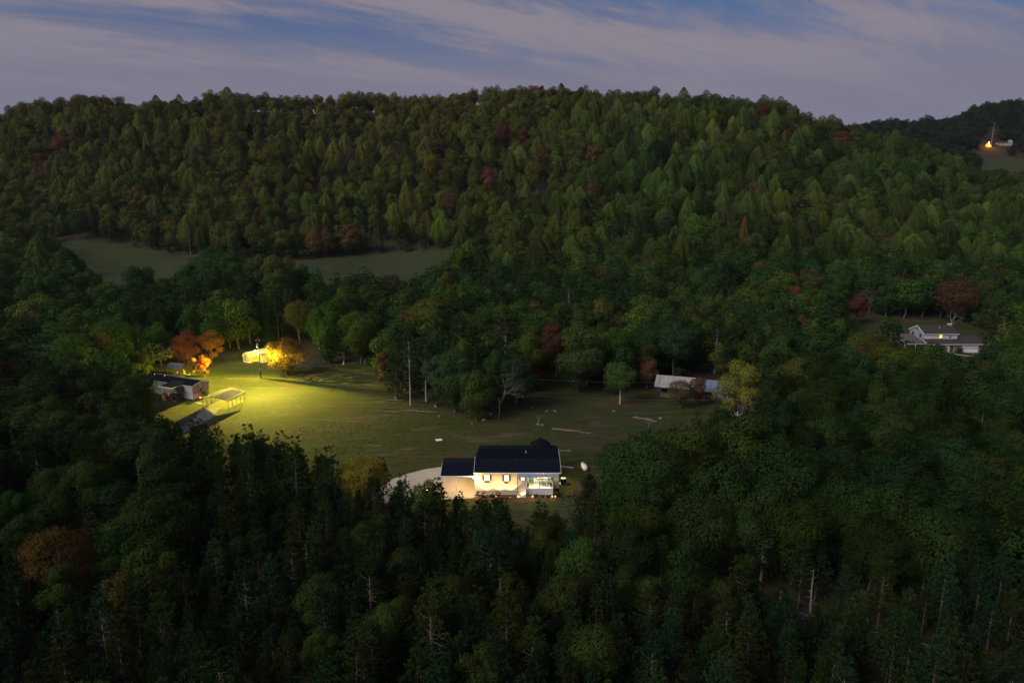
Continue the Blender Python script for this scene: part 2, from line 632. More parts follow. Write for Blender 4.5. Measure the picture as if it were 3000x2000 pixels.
def strip(name, pts, width, m, z=0.02, n=40, wob=0.25, kind='structure'):
    """A lane along a smooth line: a thin sheet with edges that wander a little."""
    P = np.array(pts, float)
    s = np.concatenate([[0], np.cumsum(np.linalg.norm(np.diff(P, axis=0), axis=1))])
    t = np.linspace(0, s[-1], n)
    q = np.stack([np.interp(t, s, P[:, 0]), np.interp(t, s, P[:, 1])], 1)
    for _ in range(4):
        q[1:-1] = (q[:-2] + 2 * q[1:-1] + q[2:]) / 4
    d = np.gradient(q, axis=0)
    d /= np.linalg.norm(d, axis=1)[:, None]
    nn = np.stack([-d[:, 1], d[:, 0]], 1)
    w = width if np.isscalar(width) else np.interp(t, s, width)
    w = np.asarray(w) * np.ones(n)
    l = q + nn * (w / 2 + RNG.normal(0, wob * 0.4, n))[:, None]
    r_ = q - nn * (w / 2 + RNG.normal(0, wob * 0.4, n))[:, None]
    VV, FF = [], []
    for i in range(n):
        for p in (l[i], r_[i]):
            VV.append((p[0], p[1], float(terrain(p[0], p[1])) + z))
    for i in range(n - 1):
        FF.append((2 * i, 2 * i + 1, 2 * i + 3, 2 * i + 2))
    o = MB().add(VV, FF).build(name, m)
    o['kind'] = kind
    return o


# ------------------------------------------------------------------ shared building materials
SIDING = mat('cream_siding', (0.66, 0.59, 0.47), 0.75, 0.05, 3.0, 0.0)
TRIM = mat('white_trim', (0.78, 0.77, 0.74), 0.6, 0.04, 4.0)
SHINGLE = mat('charcoal_shingle', (0.007, 0.009, 0.018), 0.95, 0.35, 9.0, 0.6, spec=0.04)
SHINGLE2 = mat('dark_shingle', (0.005, 0.0065, 0.012), 0.95, 0.35, 9.0, 0.6, spec=0.04)
SHUTTER = mat('brown_shutter', (0.16, 0.06, 0.025), 0.7, 0.15, 5.0)
DARKWOOD = mat('dark_wood', (0.05, 0.033, 0.024), 0.8, 0.3, 5.0, 0.3)
OAKWOOD = mat('honey_wood', (0.42, 0.24, 0.08), 0.7, 0.2, 4.0, 0.2)
BLOCK = mat('painted_block', (0.62, 0.62, 0.66), 0.85, 0.08, 3.0, 0.2)
WARMGLASS = mat('lit_window', (0.8, 0.7, 0.5), 0.4, 0.0, emit=(1.0, 0.80, 0.45), estr=2.6)
COOLGLASS = mat('unlit_window', (0.05, 0.06, 0.08), 0.12, 0.0, spec=0.6)
PALEGLASS = mat('curtained_window', (0.42, 0.45, 0.50), 0.25, 0.1, 3.0)
METAL = mat('galvanised_metal', (0.40, 0.38, 0.40), 0.55, 0.25, 1.2, 0.1, metal=0.25)
IRON = mat('dark_iron', (0.03, 0.03, 0.03), 0.5, 0.1, 4.0)
BULB = mat('bulb', (1, 0.9, 0.7), 0.4, 0.0, emit=(1.0, 0.80, 0.42), estr=60.0)
EMBER = mat('amber_bulb', (1, 0.5, 0.2), 0.4, 0.0, emit=(1.0, 0.36, 0.05), estr=26.0)
BRICK = mat('brick_red', (0.30, 0.19, 0.14), 0.9, 0.3, 6.0, 0.4)


def window(parent, x, z, w, h, y, lit, sash=True, cols=2, name='window'):
    """A window in a wall facing -y: casing, pane, glazing bars and sill."""
    f = MB()
    b, t = 0.06, 0.05
    f.box(x - w / 2 - b, x - w / 2, y - t, y + 0.02, z - h / 2 - b, z + h / 2 + b)
    f.box(x + w / 2, x + w / 2 + b, y - t, y + 0.02, z - h / 2 - b, z + h / 2 + b)
    f.box(x - w / 2, x + w / 2, y - t, y + 0.02, z + h / 2, z + h / 2 + b)
    f.box(x - w / 2, x + w / 2, y - t, y + 0.02, z - h / 2 - b, z - h / 2)
    fo = f.build(name, TRIM, parent)
    MB().box(x - w / 2, x + w / 2, y - 0.015, y + 0.012, z - h / 2, z + h / 2).build('pane', lit, fo)
    if sash:
        g = MB().box(x - w / 2, x + w / 2, y - 0.034, y - 0.017, z - 0.025, z + 0.025)
        for k in range(1, cols):
            xx = x - w / 2 + w * k / cols
            g.box(xx - 0.012, xx + 0.012, y - 0.032, y - 0.018, z - h / 2, z - 0.026)
            g.box(xx - 0.012, xx + 0.012, y - 0.032, y - 0.018, z + 0.026, z + h / 2)
        g.build('glazing_bar', TRIM, fo)
    MB().box(x - w / 2 - 0.1, x + w / 2 + 0.1, y - 0.10, y - 0.052, z - h / 2 - b - 0.05, z - h / 2 - b + 0.012).build('sill', TRIM, fo)
    return fo


def shutter(parent, x, z, w, h, y, m=SHUTTER):
    s = MB().box(x - w / 2, x + w / 2, y - 0.035, y, z - h / 2, z + h / 2)
    for k in range(5):
        zz_ = z - h / 2 + h * (k + 0.5) / 5
        s.box(x - w / 2 + 0.04, x + w / 2 - 0.04, y - 0.05, y - 0.036, zz_ - h * 0.06, zz_ + h * 0.06)
    return s.build('shutter', m, parent)


def siding(parent, name, x0, x1, y0, y1, z0, z1, m, step=0.2, faces='f'):
    """A wall block with lapped boards on its front (f), left (l) and right (r) sides."""
    o = MB().box(x0, x1, y0, y1, z0, z1).build(name, m, parent)
    n = max(1, int((z1 - z0) / step))
    b = MB()
    for k in range(n):
        a, c = z0 + (z1 - z0) * k / n, z0 + (z1 - z0) * (k + 1) / n - 0.012
        if 'f' in faces:
            b.add([(x0, y0 - 0.025, a), (x1, y0 - 0.025, a), (x1, y0 - 0.006, c), (x0, y0 - 0.006, c), (x0, y0, a), (x1, y0, a), (x1, y0, c), (x0, y0, c)],
                  [(0, 1, 2, 3), (0, 4, 5, 1), (3, 2, 6, 7)])
        if 'l' in faces:
            b.add([(x0 - 0.025, y0, a), (x0 - 0.025, y1, a), (x0 - 0.006, y1, c), (x0 - 0.006, y0, c), (x0, y0, a), (x0, y1, a), (x0, y1, c), (x0, y0, c)],
                  [(1, 0, 3, 2), (1, 5, 4, 0), (2, 3, 7, 6)])
        if 'r' in faces:
            b.add([(x1 + 0.025, y0, a), (x1 + 0.025, y1, a), (x1 + 0.006, y1, c), (x1 + 0.006, y0, c), (x1, y0, a), (x1, y1, a), (x1, y1, c), (x1, y0, c)],
                  [(0, 1, 2, 3), (0, 4, 5, 1), (3, 2, 6, 7)])
    if b.n:
        q = b.build('lap_siding', m, o)
        q['kind'] = 'stuff'
    return o


# ------------------------------------------------------------------ the white house with its carport
YH = 104.52
h1 = thing('ranch_house', 'cream ranch house with glowing windows, black roof, carport and lit front porch', 'house', (0, YH, 0))
siding(h1, 'wall', -5.97, 2.32, 0.0, 7.3, 0.75, 4.02, SIDING, 0.2, 'fl')
MB().box(-5.93, 2.28, 0.04, 7.2, 0.0, 0.748).build('foundation', mat('tan_block', (0.50, 0.43, 0.33), 0.9, 0.1, 3.0, 0.2), h1)
siding(h1, 'porch_wall', 2.322, 7.79, 2.0, 7.3, 0.3, 4.02, SIDING, 0.2, 'fr')
siding(h1, 'rear_wall', -5.5, 7.7, 7.302, 10.6, 0.0, 4.4, SIDING, 0.25, 'lr')


def roof_profile(parent, name, x0, x1, prof, th, m):
    """A roof of even thickness over a side profile [(y, z), ...] from eave to eave."""
    b = MB()
    up = list(prof)
    lo = [(y, z - th) for y, z in prof][::-1]
    b.prism(up + lo, 'x', x0, x1)
    return b.build(name, m, parent)


EZ = 4.10
roof_profile(h1, 'roof', -6.18, 7.98, [(-0.42, EZ), (3.65, EZ + 1.17), (7.0, EZ + 0.6)], 0.13, SHINGLE)
rr = roof_profile(h1, 'rear_roof', -5.78, 7.92, [(3.35, EZ + 1.16), (3.45, EZ + 1.26), (5.9, EZ + 1.62), (10.9, EZ + 0.45)], 0.14, SHINGLE2)
MB().add([(3.2, 5.85, EZ + 1.58), (6.8, 5.85, EZ + 1.58), (5.0, 6.3, EZ + 1.88), (3.2, 10.95, EZ + 0.95), (6.8, 10.95, EZ + 0.95), (5.0, 10.95, EZ + 1.88)],
         [(0, 1, 2), (0, 2, 5, 3), (1, 4, 5, 2), (3, 5, 4), (0, 3, 4, 1)]).build('cross_gable', SHINGLE2, h1)
MB().box(-6.19, 0.9, -0.47, -0.424, EZ - 0.16, EZ - 0.01).box(0.9, 7.99, -0.47, -0.424, EZ - 0.16, EZ - 0.01).build('gutter', TRIM, h1)
for x in (-6.22, 7.982):
    MB().slab((x, -0.42, EZ + 0.01), (x + 0.04, -0.42, EZ + 0.01), (x + 0.04, 3.64, EZ + 1.175), (x, 3.64, EZ + 1.175), 0.18).build('rake_board', TRIM, h1)
rk = MB()
rk.slab((7.925, 3.5, EZ + 1.28), (7.965, 3.5, EZ + 1.28), (7.965, 5.9, EZ + 1.63), (7.925, 5.9, EZ + 1.63), 0.2)
rk.build('rake_board', TRIM, h1)
MB().tube([(2.35, 4.6, EZ + 1.35), (2.35, 4.6, EZ + 1.85)], 0.05, 8).build('vent_pipe', TRIM, h1)
MB().tube([(0.9, 2.6, EZ + 0.8), (0.9, 2.6, EZ + 1.08)], 0.07, 8).build('vent_pipe', IRON, h1)
MB().box(0.74, 0.98, 2.3, 2.5, EZ + 0.75, EZ + 0.98).build('roof_vent', IRON, h1)
MB().tube([(-6.02, -0.03, 0.2), (-6.02, -0.03, 3.9)], 0.045, 6).build('downspout', TRIM, h1)
MB().tube([(0.93, -0.05, 0.3), (0.93, -0.05, 3.9)], 0.045, 6).build('downspout', IRON, h1)
# windows of the front wall
for x, z, w, h in ((-4.11, 3.10, 0.78, 0.82), (-0.90, 3.01, 0.66, 0.90)):
    window(h1, x, z, w, h, -0.028, WARMGLASS)
    for s in (-1, 1):
        shutter(h1, x + s * (w / 2 + 0.21), z - 0.03, 0.27, h + 0.12, -0.03)
    bx = MB().box(x - w / 2 - 0.05, x + w / 2 + 0.05, -0.36, -0.14, z - h / 2 - 0.36, z - h / 2 - 0.16).build('flower_box', mat('slate_box', (0.06, 0.065, 0.07), 0.7), h1)
window(h1, 1.76, 3.02, 0.56, 0.66, -0.028, WARMGLASS)
for s in (-1, 1):
    shutter(h1, 1.76 + s * 0.44, 3.0, 0.24, 0.72, -0.03)
# porch: ribbed metal awning, floor, skirt, posts, door, picture window
aw = MB().slab((0.95, -0.95, 3.50), (7.62, -0.95, 3.50), (7.62, -0.47, 3.93), (0.95, -0.47, 3.93), 0.03).build('awning', mat('blue_grey_metal', (0.15, 0.165, 0.25), 0.5, 0.1, 3.0, metal=0.2), h1)
rb = MB()
for k in range(54):
    x = 0.98 + k * (6.6 / 53)
    rb.slab((x - 0.02, -0.96, 3.515), (x + 0.02, -0.96, 3.515), (x + 0.02, -0.48, 3.95), (x - 0.02, -0.48, 3.95), 0.03)
rb.build('awning_rib', mat('pale_metal', (0.46, 0.46, 0.60), 0.5, 0.1, 3.0), aw)
MB().box(2.325, 6.75, -0.05, 1.97, 1.08, 1.20).build('porch_floor', mat('porch_board', (0.66, 0.64, 0.56), 0.7, 0.06, 4.0), h1)
sk = MB()
for k in range(22):
    x = 2.34 + k * 0.2
    sk.box(x, x + 0.19, -0.03, 0.0, 0.02, 1.075)
sk.build('porch_skirt', BLOCK, h1)
MB().box(2.34, 6.73, 0.003, 1.96, 0.0, 1.07).build('porch_base', BLOCK, h1)
for x, m in ((2.39, TRIM), (4.45, IRON), (6.68, TRIM)):
    MB().box(x - 0.05, x + 0.05, -0.02, 0.08, 1.202, 3.97).box(x - 0.08, x + 0.08, -0.05, 0.11, 1.203, 1.30).build('porch_post', m, h1)
MB().box(2.33, 7.78, 0.0, 1.97, 3.90, 3.97).build('porch_ceiling', TRIM, h1)
YP = 1.97
dr = MB().box(2.78, 3.62, YP - 0.05, YP - 0.002, 1.21, 3.30).build('front_door', mat('green_door', (0.06, 0.16, 0.11), 0.5), h1)
dp = MB()
for zc_ in (1.5, 2.05, 2.6, 3.05):
    dp.box(2.9, 3.5, YP - 0.07, YP - 0.051, zc_ - 0.2, zc_ + 0.2)
dp.build('door_panel', mat('green_door_panel', (0.09, 0.21, 0.15), 0.5), dr)
MB().ball((3.54, YP - 0.09, 2.2), 0.035).build('door_knob', IRON, dr)
MB().box(2.66, 2.775, YP - 0.06, YP - 0.003, 1.21, 3.42).box(3.625, 3.74, YP - 0.06, YP - 0.003, 1.21, 3.42).box(2.775, 3.625, YP - 0.06, YP - 0.003, 3.30, 3.42).build('door_frame', TRIM, h1)
window(h1, 5.35, 2.75, 1.25, 1.10, YP - 0.03, WARMGLASS, cols=1)
for x in (4.42, 6.28):
    window(h1, x, 2.75, 0.40, 1.10, YP - 0.03, WARMGLASS, cols=1)
for x in (4.03, 6.64):
    shutter(h1, x, 2.7, 0.24, 1.2, YP - 0.03)
# side window that throws light over the lawn
sw = MB().box(7.82, 7.86, 4.2, 5.2, 2.0, 3.2).build('side_window', WARMGLASS, h1)
lamp('side_window_light', 'AREA', (7.95, 4.7, 2.7), 300, (1.0, 0.80, 0.30), h1, 0.8).rotation_euler = (0, R(-62), 0)
pl = MB().ball((4.5, 1.0, 3.80), 0.09).build('porch_light', BULB, h1)
lamp('porch_lamp', 'POINT', (4.5, 0.9, 3.55), 520, (1.0, 0.88, 0.62), h1, 0.12)
# stairs down to the left along the front, with a railing
st = MB()
for k in range(6):
    st.box(2.28 - 0.22 * (k + 1), 2.28 - 0.22 * k, -1.05, -0.03, 0.02, 1.16 - 0.18 * k)
st.build('porch_steps', BLOCK, h1)
rl = MB()
rl.tube([(2.25, -1.0, 2.02), (0.85, -1.0, 1.02)], 0.035, 6)
rl.tube([(2.25, -1.0, 1.30), (0.85, -1.0, 0.30)], 0.03, 6)
for k in range(9):
    t = k / 8
    x = 2.25 - 1.4 * t
    rl.box(x - 0.02, x + 0.02, -1.02, -0.98, 1.22 - 1.0 * t, 2.02 - 1.0 * t)
rl.box(0.80, 0.90, -1.05, -0.95, 0.0, 1.15).box(2.2, 2.3, -1.05, -0.95, 0.9, 2.15)
rl.build('stair_railing', mat('tan_rail', (0.40, 0.34, 0.24), 0.7, 0.1, 5), h1)
# carport
roof_profile(h1, 'carport_roof', -11.66, -6.19, [(-0.46, 3.56), (3.45, 4.34), (7.4, 3.56)], 0.14, SHINGLE)
MB().box(-11.68, -6.19, -0.50, -0.464, 3.42, 3.55).build('carport_fascia', TRIM, h1)
MB().slab((-11.70, -0.46, 3.57), (-11.665, -0.46, 3.57), (-11.665, 3.44, 4.35), (-11.70, 3.44, 4.35), 0.18).build('rake_board', TRIM, h1)
MB().prism([(-0.3, 3.42), (7.3, 3.42), (3.45, 4.18)], 'x', -11.6, -11.52).build('carport_gable', SIDING, h1)
for x, y in ((-9.12, -0.25), (-11.45, -0.25), (-11.45, 7.2), (-9.12, 7.2)):
    MB().box(x - 0.06, x + 0.06, y - 0.06, y + 0.06, 0.06, 3.42).build('carport_post', TRIM, h1)
MB().box(-11.9, -6.0, -0.9, 7.7, 0.0, 0.06).build('carport_floor', CONCRETE, h1)
fl = MB().box(-6.16, -6.02, -0.38, -0.24, 3.22, 3.38).build('flood_lamp', IRON, h1)
MB().ball((-6.14, -0.50, 3.24), 0.16).build('lamp_lens', mat('flood_bulb', (1, 0.9, 0.7), 0.4, 0.0, emit=(1.0, 0.78, 0.40), estr=160.0), fl)
lamp('carport_lamp', 'POINT', (-6.45, -0.85, 3.02), 520, (1.0, 0.62, 0.24), h1, 0.1)
lamp('carport_ceiling_lamp', 'POINT', (-8.9, 3.2, 3.3), 760, (1.0, 0.56, 0.17), h1, 0.15)
MB().ball((-8.9, 3.2, 3.50), 0.10, sq=(1, 1, 0.5)).build('ceiling_lamp', BULB, h1)
# three up-lights that draw arcs on the front wall
for k, x in enumerate((-4.10, -1.95, -0.30, 1.75)):
    u = thing('wall_uplight', ('black uplight at foot of cream wall below first window from carport', 'black uplight at foot of cream wall between the two shuttered windows',
                               'black uplight at foot of cream wall below second shuttered window', 'black uplight at foot of cream wall beside the porch steps')[k], 'spotlight',
              (x, YH - 1.35, 0.0), 0, 'uplights along the house front')
    MB().tube([(0, 0, 0), (0, 0, 0.12)], 0.02, 6).build('stake', IRON, u)
    hd = MB().tube([(0, 0, 0.12), (0, 0.02, 0.26)], [0.05, 0.075], 8).build('lamp_head', IRON, u)
    MB().ball((0, 0.022, 0.255), 0.055, sq=(1, 1, 0.4)).build('lens', mat('uplight_lens', (1, .8, .5), 0.4, 0, emit=(1.0, 0.75, 0.35), estr=4), hd)
    lamp('uplight', 'SPOT', (0, 0.03, 0.33), 520 if k < 3 else 260, (1.0, 0.64, 0.22), u, 0.02, spot_size=R(86), spot_blend=0.05).rotation_euler = (R(180 - 24), 0, 0)

# lane and apron
ap = [(-5.5, 112.0), (-9.0, 115.2), (-12.9, 116.4), (-15.6, 115.4), (-18.1, 113.6), (-20.6, 111.2), (-22.6, 107.4), (-23.0, 103.6), (-21.8, 101.0), (-18.6, 100.6), (-15.2, 101.8), (-11.5, 102.8), (-5.5, 103.4)]
o = MB().add([(x, y, 0.024) for x, y in ap], [tuple(range(len(ap)))]).build('concrete_drive', CONCRETE)
o['kind'] = 'structure'
strip('house_lane', [(-20.6, 101.8), (-18, 98.8), (-11, 95.5), (-3, 92.0), (6, 86), (14, 81.5), (21, 77.2)], 2.6, mat('lane_gravel', (0.10, 0.092, 0.085), 0.95, 0.35, 2.2, 0.8), 0.020, 50, 0.3)
strip('valley_road', [(2, 86.5), (21.9, 76.8), (30, 71.8), (38.3, 67.1), (43.7, 64.8), (48.4, 62), (70, 52), (110, 36)], 4.6, ASPHALT, 0.012, 60, 0.1)
edge = strip('road_edge_line', [(21.0, 79.1), (30.7, 73.9), (39, 69.3), (44.4, 67.0), (49.2, 64.1), (70.6, 54.1), (110, 38)], 0.10, mat('road_paint', (0.28, 0.28, 0.27), 0.7), 0.018, 50, 0.0)

# ------------------------------------------------------------------ things on the porch and in the beds
CHAIRWOOD = mat('green_black_chair', (0.035, 0.05, 0.04), 0.6, 0.1, 5)


def rocking_chair(x, y, z, rz, label):
    t = thing('rocking_chair', label, 'chair', (x, y, z), rz, 'chairs on the front porch')
    MB().box(-0.26, 0.26, -0.25, 0.25, 0.40, 0.44).build('seat', CHAIRWOOD, t)
    b = MB()
    for k in range(5):
        xx = -0.22 + k * 0.11
        b.slab((xx - 0.03, 0.24, 0.44), (xx + 0.03, 0.24, 0.44), (xx + 0.03, 0.42, 1.12), (xx - 0.03, 0.42, 1.12), 0.02)
    b.slab((-0.27, 0.40, 1.05), (0.27, 0.40, 1.05), (0.27, 0.43, 1.16), (-0.27, 0.43, 1.16), 0.03)
    b.build('backrest', CHAIRWOOD, t)
    for s in (-1, 1):
        MB().box(s * 0.29 - 0.035, s * 0.29 + 0.035, -0.28, 0.28, 0.62, 0.65).build('armrest', CHAIRWOOD, t)
        MB().tube([(s * 0.25, -0.42, 0.10), (s * 0.25, -0.2, 0.035), (s * 0.25, 0.1, 0.025), (s * 0.25, 0.5, 0.12)], 0.025, 6).build('rocker', CHAIRWOOD, t)
        for yy in (-0.23, 0.23):
            MB().tube([(s * 0.25, yy, 0.03), (s * 0.25, yy, 0.63)], 0.022, 6).build('leg', CHAIRWOOD, t)
    return t


PF = 1.20
rocking_chair(4.95, YH + 1.05, PF, R(12), 'dark rocking chair on porch, nearest to the dark middle post')
rocking_chair(6.15, YH + 1.15, PF, R(-14), 'dark rocking chair on porch, by the right-hand planter')
t = thing('porch_table', 'small dark round table between the rocking chairs on the lit porch', 'table', (5.55, YH + 1.0, PF))
MB().tube([(0, 0, 0.46), (0, 0, 0.50)], 0.27, 14).build('table_top', CHAIRWOOD, t)
for k in range(3):
    a = k * 2.1
    MB().tube([(0.2 * math.cos(a), 0.2 * math.sin(a), 0), (0.1 * math.cos(a), 0.1 * math.sin(a), 0.46)], 0.018, 6).build('leg', CHAIRWOOD, t)


def tuft(cx, cy, cz, r, n, size, rng, flat=1.0):
    """n small leaves in a ball: vertices and faces."""
    d = rng.normal(size=(n, 3))
    d /= np.linalg.norm(d, axis=1)[:, None]
    p = d * r * rng.uniform(0.5, 1.0, n)[:, None] * (1, 1, flat) + (cx, cy, cz)
    return leaf_quads(p, d * 0.7 + rng.normal(0, 0.5, (n, 3)), np.full(n, size) * rng.uniform(0.7, 1.3, n), 1.0, rng)


def leaf_quads(P, N, S, asp, rng, D=None, tri=False):
    n = len(P)
    N = N / (np.linalg.norm(N, axis=1)[:, None] + 1e-9)
    if D is None:
        D = rng.normal(size=(n, 3))
    T = D - N * np.sum(D * N, 1)[:, None]
    T /= np.linalg.norm(T, axis=1)[:, None] + 1e-9
    B = np.cross(N, T)
    a, b = T * (S * 0.5)[:, None], B * (S * 0.5 * asp)[:, None]
    if tri:
        V_ = np.stack([P - a - b, P - a + b, P + a * 1.3], 1).reshape(-1, 3)
        return V_, np.arange(n * 3).reshape(-1, 3)
    V_ = np.stack([P - a, P - b * 1.0, P + a, P + b], 1).reshape(-1, 3)
    return V_, np.arange(n * 4).reshape(-1, 4)


def leaf_obj(name, V_, F_, parent, color, mats=None):
    me = np_mesh(name, V_, [F_], mats=[LEAF])
    o = bpy.data.objects.new(name, me)
    COL.objects.link(o)
    o.parent = parent
    o.color = (*color, 1)
    return o


def planter(x, y, z, label, col, pot, r=0.22, name='potted_plant'):
    t_ = thing(name, label, 'plant', (x, y, z))
    MB().tube([(0, 0, 0), (0, 0, 0.30)], [0.13, 0.18], 10).build('pot', pot, t_)
    leaf_obj('foliage', *tuft(0, 0, 0.46, r, 160, 0.10, RNG), t_, col)
    return t_


TERRA = mat('terracotta', (0.30, 0.12, 0.06), 0.8)
planter(2.62, YH + 0.42, PF, 'yellow flowers in a pot at left front corner of the porch', (0.55, 0.30, 0.02), TERRA)
planter(6.42, YH + 0.55, PF, 'green leafy plant in a pot by the right porch post', (0.08, 0.17, 0.03), TERRA, 0.28)
t = thing('wicker_stand', 'small brown stand beside the green front door', 'stand', (4.0, YH + 1.3, PF))
MB().box(-0.2, 0.2, -0.16, 0.16, 0.44, 0.5).build('top', OAKWOOD, t)
for sx in (-1, 1):
    for sy in (-1, 1):
        MB().box(sx * 0.17 - 0.025, sx * 0.17 + 0.025, sy * 0.13 - 0.02, sy * 0.13 + 0.02, 0, 0.44).build('leg', OAKWOOD, t)
tag(MB().box(-0.4, 0.4, -0.28, 0.28, 0.0, 0.02).build('door_mat', mat('coir', (0.30, 0.18, 0.07), 0.95, 0.3, 20), None, loc=(3.2, YH + 1.5, PF + 0.002)),
    'tan coir mat in front of the green door', 'door mat')

bed = MB()
N_ = 30
for i in range(N_):
    x0, x1 = -6.3 + 14.6 * i / N_, -6.3 + 14.6 * (i + 1) / N_
    f0, f1 = -1.5 - 0.18 * math.sin(i * 1.1), -1.5 - 0.18 * math.sin((i + 1) * 1.1)
    yb = -0.03 if x0 < 2.3 else -0.05
    bed.add([(x0, f0, 0.02), (x1, f1, 0.02), (x1, yb, 0.07), (x0, yb, 0.07)], [(0, 1, 2, 3)])
b_ = bed.build('mulch_bed', mat('mulch', (0.06, 0.028, 0.018), 0.95, 0.4, 8, 0.6), None, loc=(0, YH, 0))
b_['kind'] = 'structure'


def garden_lamp(x, y, label, power=16):
    t_ = thing('garden_lamp', label, 'garden lamp', (x, y, 0), 0, 'amber lamps along the house front')
    MB().tube([(0, 0, 0), (0, 0, 0.26)], 0.018, 6).build('stake', IRON, t_)
    c = MB().tube([(0, 0, 0.40), (0, 0, 0.47)], [0.11, 0.02], 8).build('cap', IRON, t_)
    MB().ball((0, 0, 0.33), 0.07).build('bulb', EMBER, t_)
    lamp('amber_light', 'POINT', (0, -0.05, 0.31), power, (1.0, 0.42, 0.08), t_, 0.05)
    return t_


for x, l in ((-5.55, 'amber garden lamp in the flower bed nearest the carport'), (-2.6, 'amber garden lamp in the bed between the two shuttered windows'),
             (1.0, 'amber garden lamp at the foot of the porch steps'), (3.35, 'amber garden lamp in front of the porch skirt'),
             (6.55, 'left one of the paired amber lamps at the right porch corner'), (7.05, 'right one of the paired amber lamps at the right porch corner')):
    garden_lamp(x, YH - 1.15, l)
garden_lamp(-14.1, 105.8, 'amber lamp standing alone beside the concrete drive left of the carport', 30)
garden_lamp(-16.2, 101.5, 'faint amber lamp deep among the trees below the drive', 8)


def shrub(x, y, h, r, label, col, group=None, z=0.0, name='shrub'):
    t_ = thing(name, label, 'shrub', (x, y, z), 0, group)
    m = MB()
    for k in range(5):
        a = k * 1.26
        m.tube([(0, 0, 0), (0.4 * r * math.cos(a), 0.4 * r * math.sin(a), h * 0.6)], [0.03, 0.012], 4)
    m.build('stem', BARK, t_)
    VV, FF, off = [], [], 0
    for k in range(7):
        a = RNG.uniform(0, 6.28)
        q = tuft(0.5 * r * math.cos(a), 0.5 * r * math.sin(a), h * RNG.uniform(0.4, 0.8), 0.5 * r, 90, 0.15 * r + 0.03, RNG, h / (2 * r) + 0.3)
        VV.append(q[0])
        FF.append(q[1] + off)
        off += len(q[0])
    leaf_obj('foliage', np.concatenate(VV), np.concatenate(FF), t_, col)
    return t_


for x, h, l in ((-4.7, 0.45, 'low dark shrub in the bed near the carport corner'), (-3.3, 0.5, 'low dark shrub in the bed below the first shuttered window'),
                (3.9, 0.5, 'low dark shrub in front of the porch skirt, left one'), (5.0, 0.42, 'low dark shrub in front of the porch skirt, middle one'),
                (5.9, 0.42, 'low dark shrub in front of the porch skirt, right one'), (7.3, 1.1, 'taller dark shrub at the right corner of the porch')):
    shrub(x, YH - 0.95, h, h * 0.75, l, (0.03, 0.045, 0.02), 'shrubs in the house bed')

# ------------------------------------------------------------------ right of the house
t = thing('heat_pump', 'dark boxy heat pump unit beside the right end wall of the white house', 'heat pump', (8.75, 108.9, 0))
MB().box(-0.5, 0.5, -0.45, 0.45, 0.10, 1.05).build('casing', mat('slate_casing', (0.035, 0.045, 0.075), 0.5), t)
MB().box(-0.6, 0.6, -0.55, 0.55, 0.0, 0.095).build('pad', mat('pale_pad', (0.5, 0.52, 0.58), 0.9), t)
q = MB().tube([(0, 0, 1.05), (0, 0, 1.09)], 0.4, 16).build('fan_guard', mat('pale_guard', (0.30, 0.34, 0.42), 0.5), t)
MB().tube([(0, 0, 1.09), (0, 0, 1.11)], 0.1, 10).build('fan_hub', IRON, q)
g_ = MB()
for k in range(7):
    z_ = 0.2 + k * 0.12
    g_.box(-0.46, 0.46, -0.475, -0.451, z_, z_ + 0.05)
g_.build('louvre', mat('louvre_grey', (0.09, 0.10, 0.14), 0.5), t)
t = thing('propane_tank', 'white propane tank lying on the lawn right of the house', 'gas tank', (13.0, 114.9, 0), R(4))
MB().tube([(0, -0.95, 0.62), (0, -0.85, 0.62), (0, -0.6, 0.62), (0, 1.2, 0.62), (0, 1.45, 0.62), (0, 1.55, 0.62)], [0.16, 0.38, 0.50, 0.50, 0.38, 0.16], 18).build('tank', mat('tank_white', (0.82, 0.82, 0.85), 0.4, 0.04), t, smooth=True)
MB().tube([(0, 0.55, 1.08), (0, 0.55, 1.27)], 0.19, 12).build('valve_dome', mat('dome_black', (0.02, 0.02, 0.025), 0.5), t)
for y_ in (-0.45, 1.1):
    MB().box(-0.32, 0.32, y_ - 0.06, y_ + 0.06, 0.0, 0.22).build('foot', IRON, t)
pp = thing('drain_pipe', 'long white drain pipe lying on the grass behind the right house corner', 'pipe', (8.4, 116.9, 0.07), R(-22))
MB().tube([(0, 0, 0), (2.7, 0, 0)], 0.07, 8).build('tube', TRIM, pp)
MB().tube([(2.68, 0, 0), (2.82, 0, 0)], 0.095, 8).build('collar', TRIM, pp)

# ------------------------------------------------------------------ the mobile home
TAUPE = mat('taupe_siding', (0.42, 0.38, 0.36), 0.75, 0.05, 3)
MAR = R(-24.0)
mh = thing('mobile_home', 'grey mobile home with dark roof, white skirting and a roofed side porch', 'mobile home', (-77.07, 158.36, 0), MAR)
siding(mh, 'wall', -17.0, 0.0, 0.0, 5.0, 1.02, 3.40, TAUPE, 0.2, 'f')
sideb = MB()
for k in range(12):
    z0, z1 = 1.02 + 2.38 * k / 12, 1.02 + 2.38 * (k + 1) / 12 - 0.01
    sideb.add([(0.024, 0, z0), (0.024, 5, z0), (0.006, 5, z1), (0.006, 0, z1), (0, 0, z0), (0, 5, z0), (0, 5, z1), (0, 0, z1)], [(0, 1, 2, 3), (0, 4, 5, 1), (3, 2, 6, 7)])
sb_ = sideb.build('end_siding', mat('lamplit_tan_siding', (0.50, 0.43, 0.32), 0.75, 0.05, 3), mh)  # warm yard lamp glow put into the colour of this end wall
sb_['kind'] = 'stuff'
MB().prism([(0.0, 3.402), (5.0, 3.402), (2.75, 4.05)], 'x', -0.12, 0.0).build('gable', TAUPE, mh)
skm = MB()
for k in range(17):
    skm.box(-17.0 + k, -16.02 + k, 0.04, 0.08, 0.0, 1.01)
